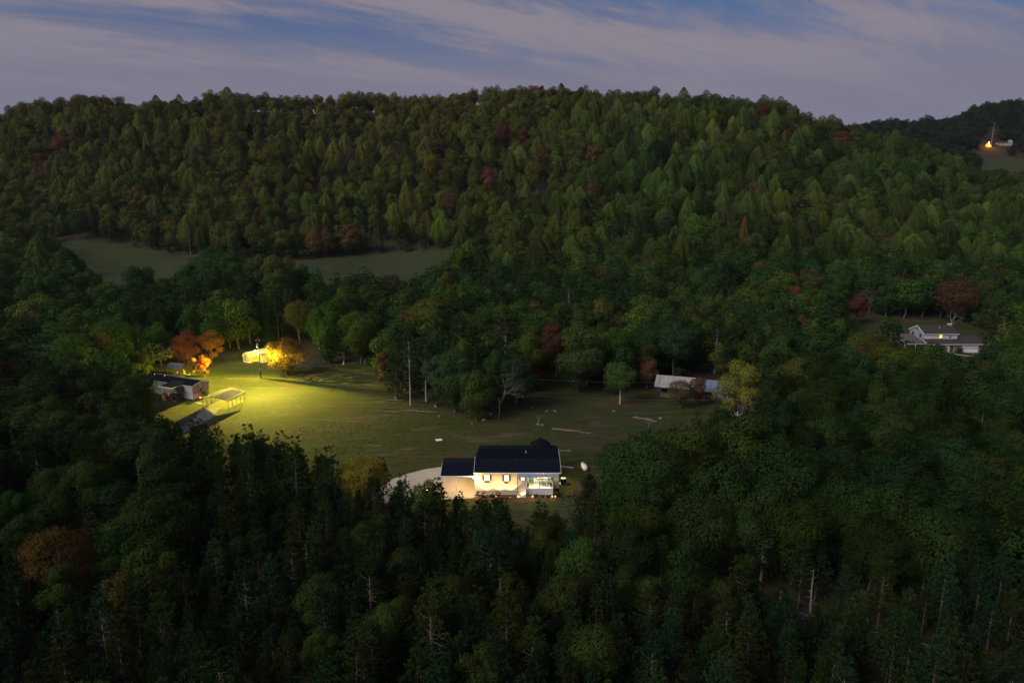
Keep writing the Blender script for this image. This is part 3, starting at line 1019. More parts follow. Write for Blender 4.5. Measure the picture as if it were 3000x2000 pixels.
for k in range(5):
    skm.box(-0.08, -0.04, 0.085 + k * 0.97, 0.085 + k * 0.97 + 0.94, 0.0, 1.01)
skm.build('skirting', BLOCK, mh)
roof_profile(mh, 'roof', -17.3, 0.32, [(-0.32, 3.42), (2.75, 4.12), (5.35, 3.42)], 0.12, SHINGLE)
MB().slab((0.325, -0.33, 3.43), (0.37, -0.33, 3.43), (0.37, 2.74, 4.13), (0.325, 2.74, 4.13), 0.2).slab((0.325, 2.75, 4.13), (0.37, 2.75, 4.13), (0.37, 5.36, 3.43), (0.325, 5.36, 3.43), 0.2).build('rake_board', TRIM, mh)
MB().box(-17.3, -7.0, -0.37, -0.325, 3.28, 3.41).box(-3.4, 0.32, -0.37, -0.325, 3.28, 3.41).build('eave_board', TRIM, mh)
MB().box(-0.09, 0.03, -0.035, 0.10, 0.0, 3.28).build('corner_board', TRIM, mh)
for x in (-11.6, -15.2):
    MB().tube([(x, 2.2, 3.9), (x, 2.2, 4.35)], 0.06, 6).build('vent_pipe', TRIM, mh)


def end_window(parent, x, y, z, w, h, lit):
    """A window in a wall that faces +x."""
    f = MB()
    for a, b_2, c, d in ((-w / 2 - .06, -w / 2, -h / 2 - .06, h / 2 + .06), (w / 2, w / 2 + .06, -h / 2 - .06, h / 2 + .06), (-w / 2, w / 2, h / 2, h / 2 + .06), (-w / 2, w / 2, -h / 2 - .06, -h / 2), (-w / 2, w / 2, -.025, .025)):
        f.box(x, x + 0.06, y + a, y + b_2, z + c, z + d)
    fo = f.build('window', TRIM, parent)
    MB().box(x + 0.005, x + 0.03, y - w / 2, y + w / 2, z + 0.026, z + h / 2).build('pane', PALEGLASS, fo)
    MB().box(x + 0.005, x + 0.03, y - w / 2, y + w / 2, z - h / 2, z - 0.026).build('pane', lit, fo)
    return fo


end_window(mh, 0.026, 2.57, 2.30, 0.62, 1.6, COOLGLASS)
TANSH = mat('tan_shutter', (0.36, 0.25, 0.11), 0.7)
for s in (-1, 1):
    so = MB().box(0.027, 0.06, 2.57 + s * 0.56 - 0.17, 2.57 + s * 0.56 + 0.17, 1.45, 3.15)
    for k in range(8):
        so.box(0.061, 0.075, 2.57 + s * 0.56 - 0.13, 2.57 + s * 0.56 + 0.13, 1.55 + k * 0.195, 1.68 + k * 0.195)
    so.build('shutter', TANSH, mh)
window(mh, -12.6, 2.55, 0.75, 0.95, -0.028, PALEGLASS)
shutter(mh, -12.02, 2.55, 0.30, 1.1, -0.03, DARKWOOD)
shutter(mh, -13.18, 2.55, 0.30, 1.1, -0.03, DARKWOOD)
window(mh, -6.6, 2.35, 0.7, 0.95, -0.028, PALEGLASS)
window(mh, -4.0, 2.35, 0.45, 0.8, -0.028, PALEGLASS)
dr = MB().box(-5.75, -4.9, -0.06, -0.027, 1.05, 3.05).build('entry_door', TRIM, mh)
MB().ball((-5.0, -0.09, 2.0), 0.03).build('door_knob', IRON, dr)
# its porch
MB().slab((-7.05, -3.25, 3.36), (-2.9, -3.25, 3.36), (-2.9, 0.9, 3.87), (-7.05, 0.9, 3.87), 0.10).build('porch_roof', SHINGLE, mh)
MB().box(-7.08, -2.87, -3.30, -3.255, 3.22, 3.38).box(-2.895, -2.86, -3.25, -0.38, 3.24, 3.36).build('porch_fascia', TRIM, mh)
MB().box(-6.6, -3.0, -3.1, -0.03, 0.85, 0.97).build('porch_deck', DARKWOOD, mh)
MB().box(-6.55, -6.43, -3.12, -3.0, 0.0, 3.24).build('porch_post', TRIM, mh)
MB().box(-3.1, -2.98, -3.12, -3.0, 0.0, 3.24).build('porch_post', DARKWOOD, mh)
dk = MB()
for k in range(19):
    x = -6.4 + k * 0.18
    dk.box(x - 0.025, x + 0.025, -3.08, -3.04, 1.0, 1.75)
dk.box(-6.42, -3.1, -3.1, -3.0, 1.75, 1.82)
for k in range(14):
    y = -2.95 + k * 0.2
    dk.box(-6.53, -6.49, y - 0.025, y + 0.025, 1.0, 1.75)
dk.build('porch_railing', DARKWOOD, mh)
lt = MB()
for k in range(20):
    x = -6.5 + k * 0.18
    lt.box(x, x + 0.16, -3.09, -3.06, 0.0, 0.84)
lt.build('deck_skirt', DARKWOOD, mh)
stp = MB()
for k in range(5):
    stp.box(-2.99 + 0.3 * k, -2.70 + 0.3 * k, -2.6, -1.2, 0.0, 0.86 - 0.17 * k)
stp.build('porch_steps', DARKWOOD, mh)
sr = MB()
for y in (-2.62, -1.18):
    sr.tube([(-2.95, y, 1.85), (-1.5, y, 0.95)], 0.04, 6)
    for k in range(7):
        x = -2.95 + k * 0.24
        sr.box(x - 0.02, x + 0.02, y - 0.02, y + 0.02, max(0.0, 0.8 - 0.58 * (x + 2.99)), 1.85 - 0.62 * (x + 2.95))
sr.build('stair_railing', DARKWOOD, mh)
M4 = Matrix.Translation((-77.07, 158.36, 0)) @ Matrix.Rotation(MAR, 4, 'Z')


def mhp(x, y, z=0.0):
    return tuple(M4 @ Vector((x, y, z)))


ORANGE = mat('orange_cloth', (0.75, 0.16, 0.03), 0.8, 0.15, 4, emit=None)
b_ = thing('porch_banner', 'orange banner with a pale patch hanging at the front of the mobile home porch', 'banner', mhp(-4.1, -3.2, 0), MAR)
V_, F_ = [], []
for i in range(7):
    for j in range(3):
        V_.append((-0.35 + 0.35 * j, -0.04 * math.sin(i * 1.3 + j), 2.55 - 0.2 * i))
for i in range(6):
    for j in range(2):
        F_.append((i * 3 + j, i * 3 + j + 1, i * 3 + j + 4, i * 3 + j + 3))
MB().add(V_, F_).build('cloth', ORANGE, b_)
MB().box(-0.15, 0.12, -0.075, -0.055, 1.85, 2.15).build('patch', mat('pale_cloth', (0.6, 0.5, 0.45), 0.8), b_)
MB().tube([(-0.4, 0, 2.57), (0.4, 0, 2.57)], 0.02, 6).build('rod', IRON, b_)
PUMP = mat('pumpkin', (0.62, 0.20, 0.03), 0.6, 0.15, 4)


def pumpkin(p, r, label):
    t_ = thing('pumpkin', label, 'pumpkin', p, RNG.uniform(0, 6), 'pumpkins by the mobile home porch')
    m = MB()
    nu, nv = 20, 8
    V_, F_ = [], []
    for i in range(nv + 1):
        a = math.pi * i / nv
        for k in range(nu):
            th = 2 * math.pi * k / nu
            rr_ = r * math.sin(a) * (1 + 0.08 * math.cos(8 * th)) + 0.001
            V_.append((rr_ * math.cos(th), rr_ * math.sin(th), r * 0.8 + r * 0.8 * math.cos(a)))
    for i in range(nv):
        for k in range(nu):
            F_.append((i * nu + k, (i + 1) * nu + k, (i + 1) * nu + (k + 1) % nu, i * nu + (k + 1) % nu))
    m.add(V_, F_).build('rind', PUMP, t_)
    MB().tube([(0, 0, r * 1.55), (0.02, 0, r * 1.95)], [0.04, 0.025], 6).build('stalk', DARKWOOD, t_)


pumpkin(mhp(-5.45, -3.55), 0.34, 'pumpkin on the ground left of the orange banner, largest one')
pumpkin(mhp(-4.7, -3.6), 0.28, 'pumpkin on the ground just below the orange banner')
pumpkin(mhp(-2.3, -3.2), 0.22, 'small pumpkin by the foot of the mobile home porch stairs')
sc_ = thing('scarecrow', 'orange and tan scarecrow standing at the foot of the mobile home porch', 'scarecrow', mhp(-5.1, -3.75), MAR)
MB().tube([(0, 0, 0), (0, 0, 1.5)], 0.03, 6).build('pole', DARKWOOD, sc_)
MB().tube([(0, 0, 0.45), (0, 0, 0.7), (0, 0, 1.15)], [0.24, 0.20, 0.16], 8).build('shirt', ORANGE, sc_)
MB().tube([(-0.5, 0, 0.95), (0, 0, 1.08), (0.5, 0, 0.95)], [0.07, 0.09, 0.07], 6).build('sleeve', ORANGE, sc_)
MB().ball((0, 0, 1.33), 0.15).build('head', mat('straw', (0.5, 0.36, 0.14), 0.9), sc_)
MB().tube([(0, 0, 1.42), (0, 0, 1.44), (0, 0, 1.62)], [0.26, 0.15, 0.06], 10).build('hat', OAKWOOD, sc_)
shrub(*mhp(1.05, 3.0)[:2], 1.7, 1.05, 'round green shrub in front of the mobile home end window', (0.07, 0.075, 0.03), None, name='round_shrub')
for p, l in (((1.0, 1.35), 'glowing orange lamp left of the round shrub at the mobile home end'), ((1.7, 3.3), 'glowing orange lamp right of the round shrub at the mobile home end')):
    t_ = thing('orange_lamp', l, 'lamp', mhp(*p), 0, 'orange lamps by the mobile home end')
    MB().tube([(0, 0, 0), (0, 0, 0.15)], 0.02, 6).build('stake', IRON, t_)
    MB().ball((0, 0, 0.28), 0.16, sq=(1, 1, 0.9)).build('globe', mat('red_amber_bulb', (1, .3, .1), 0.5, 0, emit=(1.0, 0.16, 0.02), estr=9), t_)
    lamp('orange_light', 'POINT', (0, -0.3, 0.3), 12, (1.0, 0.20, 0.03), t_, 0.1)

# ------------------------------------------------------------------ timber gazebo behind the mobile home
gz = thing('timber_gazebo', 'honey coloured timber gazebo with arched braces and grey roof behind the mobile home', 'gazebo', (-89.83, 179.05, 0), MAR + R(3))
for x in (0.0, -2.2, -4.6):
    for y in (0.0, 3.2):
        MB().box(x - 0.09, x + 0.09, y - 0.09, y + 0.09, 0, 2.15).build('post', OAKWOOD, gz)
MB().box(-0.08, 0.08, 1.5, 1.66, 0, 2.15).build('post', OAKWOOD, gz)
be = MB().box(-4.7, 0.1, -0.08, 0.08, 2.151, 2.35).box(-4.7, 0.1, 3.12, 3.28, 2.151, 2.35).box(-0.08, 0.08, 0.081, 3.119, 2.152, 2.34).build('beam', OAKWOOD, gz)
for y0, s in ((0.09, 1), (1.5, -1), (1.66, 1), (3.11, -1)):
    m = MB()
    pts = [(0, y0 + s * 0.0, 1.35), (0, y0 + s * 0.12, 1.75), (0, y0 + s * 0.38, 2.02), (0, y0 + s * 0.7, 2.14)]
    m.tube(pts, 0.06, 6)
    m.build('brace', OAKWOOD, gz)
MB().prism([(-0.35, 2.36), (3.55, 2.36), (1.6, 3.35)], 'x', 0.10, 0.16).build('gable', OAKWOOD, gz)
roof_profile(gz, 'roof', -5.0, 0.45, [(-0.5, 2.36), (1.6, 3.46), (3.7, 2.36)], 0.08, mat('grey_shingle', (0.11, 0.105, 0.115), 0.85, 0.3, 8, 0.5))
MB().box(-4.6, 0.1, 0, 3.2, 0.0, 0.05).build('slab', CONCRETE, gz)
t = thing('picnic_table', 'small pale table standing inside the timber gazebo', 'table', tuple(Matrix.Translation((-89.83, 179.05, 0.05)) @ Matrix.Rotation(MAR + R(3), 4, 'Z') @ Vector((-1.2, 1.1, 0))), MAR)
MB().box(-0.8, 0.8, -0.4, 0.4, 0.68, 0.73).build('table_top', TRIM, t)
for x in (-0.7, 0.7):
    for y in (-0.32, 0.32):
        MB().box(x - 0.03, x + 0.03, y - 0.03, y + 0.03, 0, 0.68).build('leg', TRIM, t)

# ------------------------------------------------------------------ metal carport on the lawn
cpr = math.atan2(0.983, 0.184) - R(90)
cp = thing('metal_carport', 'open metal carport with ribbed brown roof and thin posts on the lamp-lit lawn', 'carport', (-65.48, 150.94, 0), cpr)
CW, CL, CZ = 6.5, 6.7, 1.92
POSTM = mat('post_metal', (0.05, 0.047, 0.045), 0.6, 0.1, 4)
for k in range(5):
    for x in (0.0, -CW):
        y = CL * k / 4
        MB().box(x - 0.035, x + 0.035, y - 0.035, y + 0.035, 0, CZ).build('post', POSTM, cp)
for x in (0.0, -CW):
    MB().box(x - 0.05, x + 0.05, -0.05, CL + 0.05, 0.0, 0.07).build('base_rail', mat('pale_rail', (0.07, 0.065, 0.05), 0.7), cp)
    MB().box(x - 0.045, x + 0.045, -0.05, CL + 0.05, CZ + 0.001, CZ + 0.09).build('top_rail', POSTM, cp)
prof = [(0.22, CZ - 0.02), (0.14, CZ + 0.14), (-0.1, CZ + 0.24), (-CW / 2, CZ + 1.05), (-CW + 0.1, CZ + 0.24), (-CW - 0.14, CZ + 0.14), (-CW - 0.22, CZ - 0.02)]
up = [(x, z) for x, z in prof]
RUST = mat('brown_sheet', (0.30, 0.235, 0.18), 0.75, 0.2, 0.8, spec=0.2)
rf = MB().prism(up + [(x, z - 0.035) for x, z in prof][::-1], 'y', -0.35, CL + 0.35).build('roof', RUST, cp)
for k in range(1, 12):
    for s in (0, 1):
        tt = k / 12
        x = (-0.1 + (-CW / 2 + 0.1) * tt) if s == 0 else (-CW + 0.1 + (CW / 2 - 0.1) * tt)
        z = CZ + 0.24 + 0.81 * tt
        MB().box(x - 0.03, x + 0.03, -0.34, CL + 0.34, z + 0.004, z + 0.05).build('rib', RUST, rf)
for y in (-0.3, CL + 0.3):
    MB().prism([(0.1, CZ + 0.1), (-CW / 2, CZ + 1.0), (-CW - 0.1, CZ + 0.1), (-CW + 0.1, CZ + 0.1), (-CW / 2, CZ + 0.88), (-0.1, CZ + 0.1)], 'y', y - 0.03, y + 0.03).build('rafter', POSTM, cp)
LM = Matrix.Translation((-65.48, 150.94, 0)) @ Matrix.Rotation(cpr, 4, 'Z')
cq = [LM @ Vector(p) for p in ((0.1, -0.2, 0.012), (0.1, CL, 0.012), (-CW, CL, 0.012), (-CW, 0.8, 0.012), (-CW * 0.72, 0.1, 0.012), (-CW * 0.4, -0.5, 0.012), (-CW * 0.15, -0.5, 0.012))]
o = MB().add([tuple(q) for q in cq], [tuple(range(len(cq)))]).build('carport_pad', mat('dirt_pad', (0.075, 0.055, 0.03), 0.95, 0.25, 0.8, 0.4))
o['kind'] = 'structure'
strip('gravel_drive', [(-69.8, 151.6), (-69.4, 149.9), (-68.5, 145.5), (-68.5, 141.0), (-69.0, 136), (-72, 128), (-80, 118)], [4.2, 4.0, 3.6, 3.5, 3.4, 3.2, 3], mat('drive_gravel', (0.115, 0.105, 0.11), 0.95, 0.4, 1.6, 0.9), 0.022, 46, 0.5)
strip('gravel_walk', [(-75.9, 156.6), (-74.2, 155.4), (-72.6, 154.4)], 0.5, GRAVEL, 0.02, 14, 0.2)

# ------------------------------------------------------------------ the two sheds
CREAM = mat('cream_board', (0.27, 0.255, 0.22), 0.75, 0.06, 3)
SHD = R(-33)
s1 = thing('barn_shed', 'cream barn shed with gambrel roof and one brown door behind the lamp pole', 'shed', (-79.79, 196.94, 0), SHD)
MB().box(0.05, 2.75, 0.05, 7.0, 0.0, 0.34).build('block_base', mat('pale_block', (0.6, 0.56, 0.5), 0.9, 0.15, 3), s1)
MB().box(0.0, 2.8, 0.0, 7.1, 0.345, 1.85).build('wall', CREAM, s1)
gp = [(-0.02, 1.852), (0.45, 2.55), (1.4, 2.95), (2.35, 2.55), (2.82, 1.852)]
MB().prism(gp, 'y', 0.0, 0.1).build('front_gable', CREAM, s1)
ro = [(-0.14, 1.70), (0.42, 2.60), (1.4, 3.03), (2.38, 2.60), (2.94, 1.70)]
MB().prism(ro + [(x, z - 0.05) for x, z in ro][::-1], 'y', -0.12, 7.25).build('roof', mat('pale_sheet', (0.46, 0.47, 0.42), 0.55, 0.12, 2), s1)
d_ = MB().box(0.82, 1.62, -0.05, -0.002, 0.4, 2.28).build('shed_door', mat('brown_door', (0.30, 0.14, 0.03), 0.7), s1)
for zc_ in (0.85, 1.8):
    MB().box(0.9, 1.54, -0.07, -0.051, zc_ - 0.36, zc_ + 0.36).build('door_panel', mat('brown_door_panel', (0.24, 0.11, 0.025), 0.7), d_)
MB().box(0.0, 2.85, -0.03, -0.004, 0.30, 0.36).build('base_board', DARKWOOD, s1)
s2 = thing('garden_shed', 'smaller cream shed with dark low roof and tan door, right of the barn shed', 'shed', (-75.5, 196.9, 0), SHD)
MB().box(0.0, 2.5, 0.0, 4.9, 0.12, 2.02).build('wall', CREAM, s2)
MB().box(-0.1, 2.6, -0.1, 5.0, 0.0, 0.118).build('slab', CONCRETE, s2)
MB().prism([(0.0, 2.022), (2.5, 2.022), (1.25, 2.42)], 'y', 0.0, 0.08).build('front_gable', CREAM, s2)
rr_ = [(-0.15, 2.0), (1.25, 2.50), (2.65, 2.0)]
MB().prism(rr_ + [(x, z - 0.05) for x, z in rr_][::-1], 'y', -0.12, 5.05).build('roof', mat('dark_sheet', (0.16, 0.15, 0.12), 0.6, 0.2, 2), s2)
MB().box(0.35, 1.35, -0.04, -0.002, 0.16, 1.95).build('shed_door', mat('tan_door', (0.36, 0.22, 0.06), 0.7), s2)
for x in (0.62, 0.85, 1.08):
    MB().box(x - 0.01, x + 0.01, -0.055, -0.041, 0.18, 1.93).build('door_batten', DARKWOOD, s2)
t = thing('orange_bucket', 'small orange bucket on the ground between the two cream sheds', 'bucket', (-76.6, 195.9, 0))
MB().tube([(0, 0, 0), (0, 0, 0.45)], [0.2, 0.26], 12).build('pail', ORANGE, t)
MB().tube([(0.26, 0, 0.42), (0.2, 0, 0.62), (0, 0, 0.7), (-0.2, 0, 0.62), (-0.26, 0, 0.42)], 0.012, 4).build('handle', IRON, t)

# ------------------------------------------------------------------ yard light pole and its wires
POLE = (-67.75, 178.13)
up_ = thing('utility_pole', 'dark wooden utility pole carrying a transformer and a bright yard light', 'utility pole', (*POLE, 0), 0)
MB().tube([(0, 0, 0), (0.0, 0, 10.9)], [0.17, 0.10], 10).build('post', mat('pole_wood', (0.045, 0.033, 0.025), 0.9, 0.3, 3), up_)
tr_ = MB().tube([(-0.36, 0.12, 8.35), (-0.36, 0.12, 8.42), (-0.36, 0.12, 9.3), (-0.36, 0.12, 9.38)], [0.2, 0.27, 0.27, 0.2], 14).build('transformer', mat('transformer_grey', (0.42, 0.42, 0.48), 0.5), up_)
MB().tube([(-0.36, 0.12, 9.38), (-0.36, 0.12, 9.72)], [0.05, 0.035], 8).build('bushing', TRIM, tr_)
MB().box(-0.6, 0.6, -0.16, -0.08, 10.35, 10.45).build('crossarm', mat('grey_wood', (0.16, 0.145, 0.13), 0.9), up_)
for x in (-0.5, 0.5):
    MB().tube([(x, -0.12, 10.45), (x, -0.12, 10.7)], [0.06, 0.04], 8).build('insulator', TRIM, up_)
MB().tube([(0, 0, 10.9), (0, 0, 11.15)], [0.05, 0.04], 8).build('insulator', TRIM, up_)
arm = MB().tube([(0, 0, 7.5), (-0.6, 0.22, 7.75), (-1.2, 0.45, 7.8)], 0.035, 8).build('lamp_arm', METAL, up_)
MB().tube([(-1.2, 0.45, 7.86), (-1.25, 0.48, 7.66), (-1.25, 0.48, 7.55)], [0.10, 0.22, 0.26], 12).build('lamp_shade', METAL, arm)
MB().ball((-1.25, 0.48, 7.50), 0.15, sq=(1, 1, 0.8)).build('lamp_bulb', mat('yard_bulb', (1, 0.9, 0.6), 0.4, 0, emit=(1.0, 0.85, 0.42), estr=160), arm)
MB().tube([(0.05, -0.17, 2.1), (0.05, -0.17, 2.9)], 0.09, 8).build('meter_box', METAL, up_)
YARD_LAMP = (-1.25, 0.48, 7.28)
yl = lamp('yard_light', 'POINT', YARD_LAMP, 27000, (1.0, 0.85, 0.07), up_, 0.12)
# the refractor of a yard light spreads it sideways: strong out to about 70 degrees, weak upwards
yl.data.use_nodes = True
nt_ = yl.data.node_tree
em = nt_.nodes['Emission']
tcn = nt_.nodes.new('ShaderNodeTexCoord')
sxn = nt_.nodes.new('ShaderNodeSeparateXYZ')
nt_.links.new(tcn.outputs['Normal'], sxn.inputs[0])
cv = nt_.nodes.new('ShaderNodeFloatCurve')
mrn = nt_.nodes.new('ShaderNodeMapRange')
mrn.inputs[1].default_value, mrn.inputs[2].default_value = -1.0, 1.0
nt_.links.new(sxn.outputs[2], mrn.inputs[0])
cu = cv.mapping.curves[0]
for k, (a, b) in enumerate(((0.0, 0.08), (0.15, 0.14), (0.25, 0.34), (0.31, 0.62), (0.37, 0.92), (0.42, 0.74), (0.46, 0.50), (0.49, 0.34), (0.53, 0.20), (0.62, 0.12), (1.0, 0.05))):
    if k < 2:
        cu.points[k].location = (a, b)
    else:
        cu.points.new(a, b)
cv.mapping.update()
nt_.links.new(mrn.outputs[0], cv.inputs['Value'])
mun = nt_.nodes.new('ShaderNodeMath')
mun.operation = 'MULTIPLY'
mun.inputs[1].default_value = 12.0
nt_.links.new(cv.outputs[0], mun.inputs[0])
# no shield is modelled: an added factor dims the light behind the pole
bk_ = nt_.nodes.new('ShaderNodeMapRange')
bk_.interpolation_type = 'SMOOTHSTEP'
for i_, v_ in enumerate((-0.15, 0.6, 1.0, 0.24)):
    bk_.inputs[i_ + 1].default_value = v_
nt_.links.new(sxn.outputs[1], bk_.inputs[0])
mu2 = nt_.nodes.new('ShaderNodeMath')
mu2.operation = 'MULTIPLY'
nt_.links.new(mun.outputs[0], mu2.inputs[0])
nt_.links.new(bk_.outputs[0], mu2.inputs[1])
nt_.links.new(mu2.outputs[0], em.inputs['Strength'])


def wire(name, a, b, sag, label, rad=0.02):
    pts = []
    for k in range(17):
        t_ = k / 16
        pts.append(tuple(np.array(a) * (1 - t_) + np.array(b) * t_ - np.array((0, 0, 4 * sag * t_ * (1 - t_)))))
    return tag(MB().tube(pts, rad, 4).build(name, mat('wire_alu', (0.07, 0.075, 0.075), 0.5)), label, 'power line', 'wires from the lamp pole')


w0 = (POLE[0] + 0.5, POLE[1] - 0.12, 10.7)
wire('power_line', (POLE[0], POLE[1] - 0.1, 8.0), (46.0, 128.5, 9.2), 4.6, 'thin lower wire running from lamp pole across the field to the right', 0.016)
wire('power_line', w0, (48.0, 134.0, 11.4), 4.2, 'thin upper wire running from lamp pole across the field to the right', 0.014)

# ------------------------------------------------------------------ the long barn
BR = R(-19)
bn = thing('field_barn', 'long low barn with weathered tin roof, pale left half and blue-grey right half', 'barn', (35.1, 161.1, 0), BR)
PLANKB = mat('dark_plank', (0.06, 0.04, 0.035), 0.9, 0.3, 3, 0.3)
bp_ = MB()
for k in range(37):
    x = k * 0.5
    if 1.2 < x < 5.2:
        continue
    bp_.box(x, x + 0.47, 0.0, 0.05, 0.0, 2.55)
bp_.build('front_wall', PLANKB, bn)
MB().box(0.0, 18.5, 7.5, 7.6, 0.0, 2.5).box(0.0, 0.1, 0.06, 7.49, 0, 2.5).box(18.4, 18.5, 0.06, 7.49, 0, 2.5).build('wall', PLANKB, bn)
for x in (1.1, 3.3, 5.4):
    MB().box(x - 0.09, x + 0.09, 0.055, 0.2, 0, 2.6).build('post', DARKWOOD, bn)
TIN1 = mat('weathered_tin', (0.34, 0.31, 0.31), 0.6, 0.28, 0.7, 0.1, metal=0.15, stretch=(2.2, 0.35, 0.35))
TIN2 = mat('blue_tin', (0.15, 0.18, 0.26), 0.6, 0.22, 0.7, 0.1, metal=0.15, stretch=(2.2, 0.35, 0.35))
for i in range(22):
    x0 = -0.3 + i * (19.1 / 22)
    x1 = x0 + 19.1 / 22 - 0.025
    left = i < 11
    dz = (0.0 if left else -0.22) + RNG.normal(0, 0.02)
    y0 = -0.4 + RNG.normal(0, 0.05)
    m_ = TIN1 if left else TIN2
    MB().slab((x0, y0, 2.55 + dz), (x1, y0, 2.55 + dz), (x1, 3.79, 4.55 + dz), (x0, 3.79, 4.55 + dz), 0.03).build('roof_sheet', m_, bn)
    MB().slab((x0, 3.81, 4.55 + dz), (x1, 3.81, 4.55 + dz), (x1, 8.0, 2.55 + dz), (x0, 8.0, 2.55 + dz), 0.03).build('roof_sheet', m_, bn)
gt = thing('farm_gate', 'pale tubular farm gate leaning in the opening of the long barn', 'gate', tuple(Matrix.Translation((35.1, 161.1, 0)) @ Matrix.Rotation(BR, 4, 'Z') @ Vector((1.5, -0.35, 0))), BR)
GATEM = mat('gate_tube', (0.45, 0.33, 0.33), 0.6)
for z_ in (0.2, 0.45, 0.7, 0.95, 1.25):
    MB().tube([(0, 0, z_), (3.2, 0, z_)], 0.03, 6).build('rail', GATEM, gt)
for x in (0, 1.6, 3.2):
    MB().tube([(x, 0, 0.05), (x, 0, 1.3)], 0.035, 6).build('upright', GATEM, gt)

# ------------------------------------------------------------------ the split-level house on the right
h2 = thing('split_level_house', 'two-storey pale house with brick garage, white garage door and one yellow window', 'house', (0, 209.0, 0))
PALES = mat('pale_siding', (0.58, 0.53, 0.49), 0.75, 0.06, 3)
BLUES = mat('grey_blue_siding', (0.22, 0.25, 0.30), 0.75, 0.06, 3)
BROOF = mat('brown_black_shingle', (0.040, 0.032, 0.034), 0.9, 0.3, 6, 0.4)
siding(h2, 'upper_wall', 130.7, 141.2, 3.0, 11.0, 2.3, 5.45, PALES, 0.22, 'f')
sd_ = MB()
for k in range(14):
    z0 = 2.3 + 3.15 * k / 14
    sd_.add([(130.676, 3.0, z0), (130.676, 11.0, z0), (130.694, 11.0, z0 + 0.21), (130.694, 3.0, z0 + 0.21)], [(0, 1, 2, 3)])
q = sd_.build('side_siding', BLUES, h2)
q['kind'] = 'stuff'
MB().prism([(3.0, 5.452), (11.0, 5.452), (7.0, 7.3)], 'x', 130.7, 130.9).build('side_gable', BLUES, h2)
roof_profile(h2, 'upper_roof', 130.4, 141.6, [(2.65, 5.42), (7.0, 7.45), (11.35, 5.42)], 0.14, BROOF)
MB().box(130.4, 141.6, 2.58, 2.645, 5.22, 5.40).build('upper_gutter', TRIM, h2)
MB().slab((130.33, 2.64, 5.44), (130.39, 2.64, 5.44), (130.39, 7.0, 7.47), (130.33, 7.0, 7.47), 0.2).slab((130.33, 7.0, 7.47), (130.39, 7.0, 7.47), (130.39, 11.36, 5.44), (130.33, 11.36, 5.44), 0.2).build('rake_board', TRIM, h2)
MB().box(130.6, 130.668, 6.7, 7.3, 6.2, 6.8).build('gable_vent', IRON, h2)
for y in (5.0, 9.2):
    w_ = MB().box(130.60, 130.67, y - 0.5, y + 0.5, 3.9, 5.0).build('side_window', COOLGLASS, h2)
window(h2, 132.9, 4.65, 0.95, 1.05, 2.97, PALEGLASS)
window(h2, 135.9, 4.60, 0.80, 1.05, 2.97, mat('yellow_window', (0.8, 0.6, 0.3), 0.4, 0, emit=(1.0, 0.62, 0.16), estr=1.3))
window(h2, 138.9, 4.35, 0.95, 0.9, 2.97, COOLGLASS)
MB().box(140.45, 141.35, 6.6, 7.6, 6.2, 7.75).build('chimney', BRICK, h2)
MB().box(140.38, 141.42, 6.53, 7.67, 7.752, 7.86).build('chimney_cap', TRIM, h2)
MB().tube([(136.8, 5.6, 6.7), (136.8, 5.6, 7.15)], 0.07, 6).build('vent_pipe', TRIM, h2)
siding(h2, 'lower_wall', 130.75, 138.5, 0.0, 2.99, 0.0, 2.75, PALES, 0.22, 'f')
bw = MB().box(138.51, 147.5, 0.0, 8.0, 0.0, 2.75).build('brick_wall', mat('mortar', (0.36, 0.30, 0.26), 0.9), h2)
bk = MB()
for r_ in range(33):
    z0 = 0.02 + r_ * 0.083
    for c_ in range(40):
        x0 = 138.53 + c_ * 0.224 + (0.11 if r_ % 2 else 0)
        if 140.9 < x0 < 146.3 or x0 > 147.25:
            continue
        bk.add([(x0, -0.012, z0), (x0 + 0.21, -0.012, z0), (x0 + 0.21, -0.012, z0 + 0.07), (x0, -0.012, z0 + 0.07)], [(0, 1, 2, 3)])
q = bk.build('brick', BRICK, bw)
q['kind'] = 'stuff'
roof_profile(h2, 'lower_roof', 141.25, 148.0, [(-0.55, 2.80), (4.6, 4.62), (9.0, 2.9)], 0.14, BROOF)
MB().slab((130.5, -0.55, 2.80), (141.24, -0.55, 2.80), (141.24, 2.97, 3.80), (130.5, 2.97, 3.80), 0.13).build('lower_roof', BROOF, h2)
MB().box(130.5, 148.05, -0.62, -0.555, 2.62, 2.79).build('lower_gutter', TRIM, h2)
gd = MB().box(141.3, 146.1, -0.05, -0.014, 0.02, 2.1).build('garage_door', mat('garage_white', (0.78, 0.77, 0.80), 0.6), h2)
for r_ in range(4):
    for c_ in range(8):
        x0, z0 = 141.38 + c_ * 0.59, 0.08 + r_ * 0.51
        if r_ == 2:
            MB().box(x0, x0 + 0.50, -0.066, -0.051, z0 + 0.12, z0 + 0.34).build('garage_pane', COOLGLASS, gd)
        else:
            MB().box(x0, x0 + 0.53, -0.062, -0.051, z0, z0 + 0.42).build('door_panel', mat('garage_panel', (0.72, 0.71, 0.75), 0.6), gd)
MB().box(141.15, 141.28, -0.06, -0.014, 0, 2.75).box(146.12, 146.25, -0.06, -0.014, 0, 2.75).box(141.285, 146.115, -0.06, -0.014, 2.12, 2.75).build('garage_surround', PALES, h2)
MB().box(137.3, 138.4, -0.06, -0.03, 0.1, 2.3).build('entry_door', mat('slate_door', (0.05, 0.065, 0.08), 0.5), h2)
window(h2, 133.8, 1.6, 1.5, 1.2, -0.03, COOLGLASS)
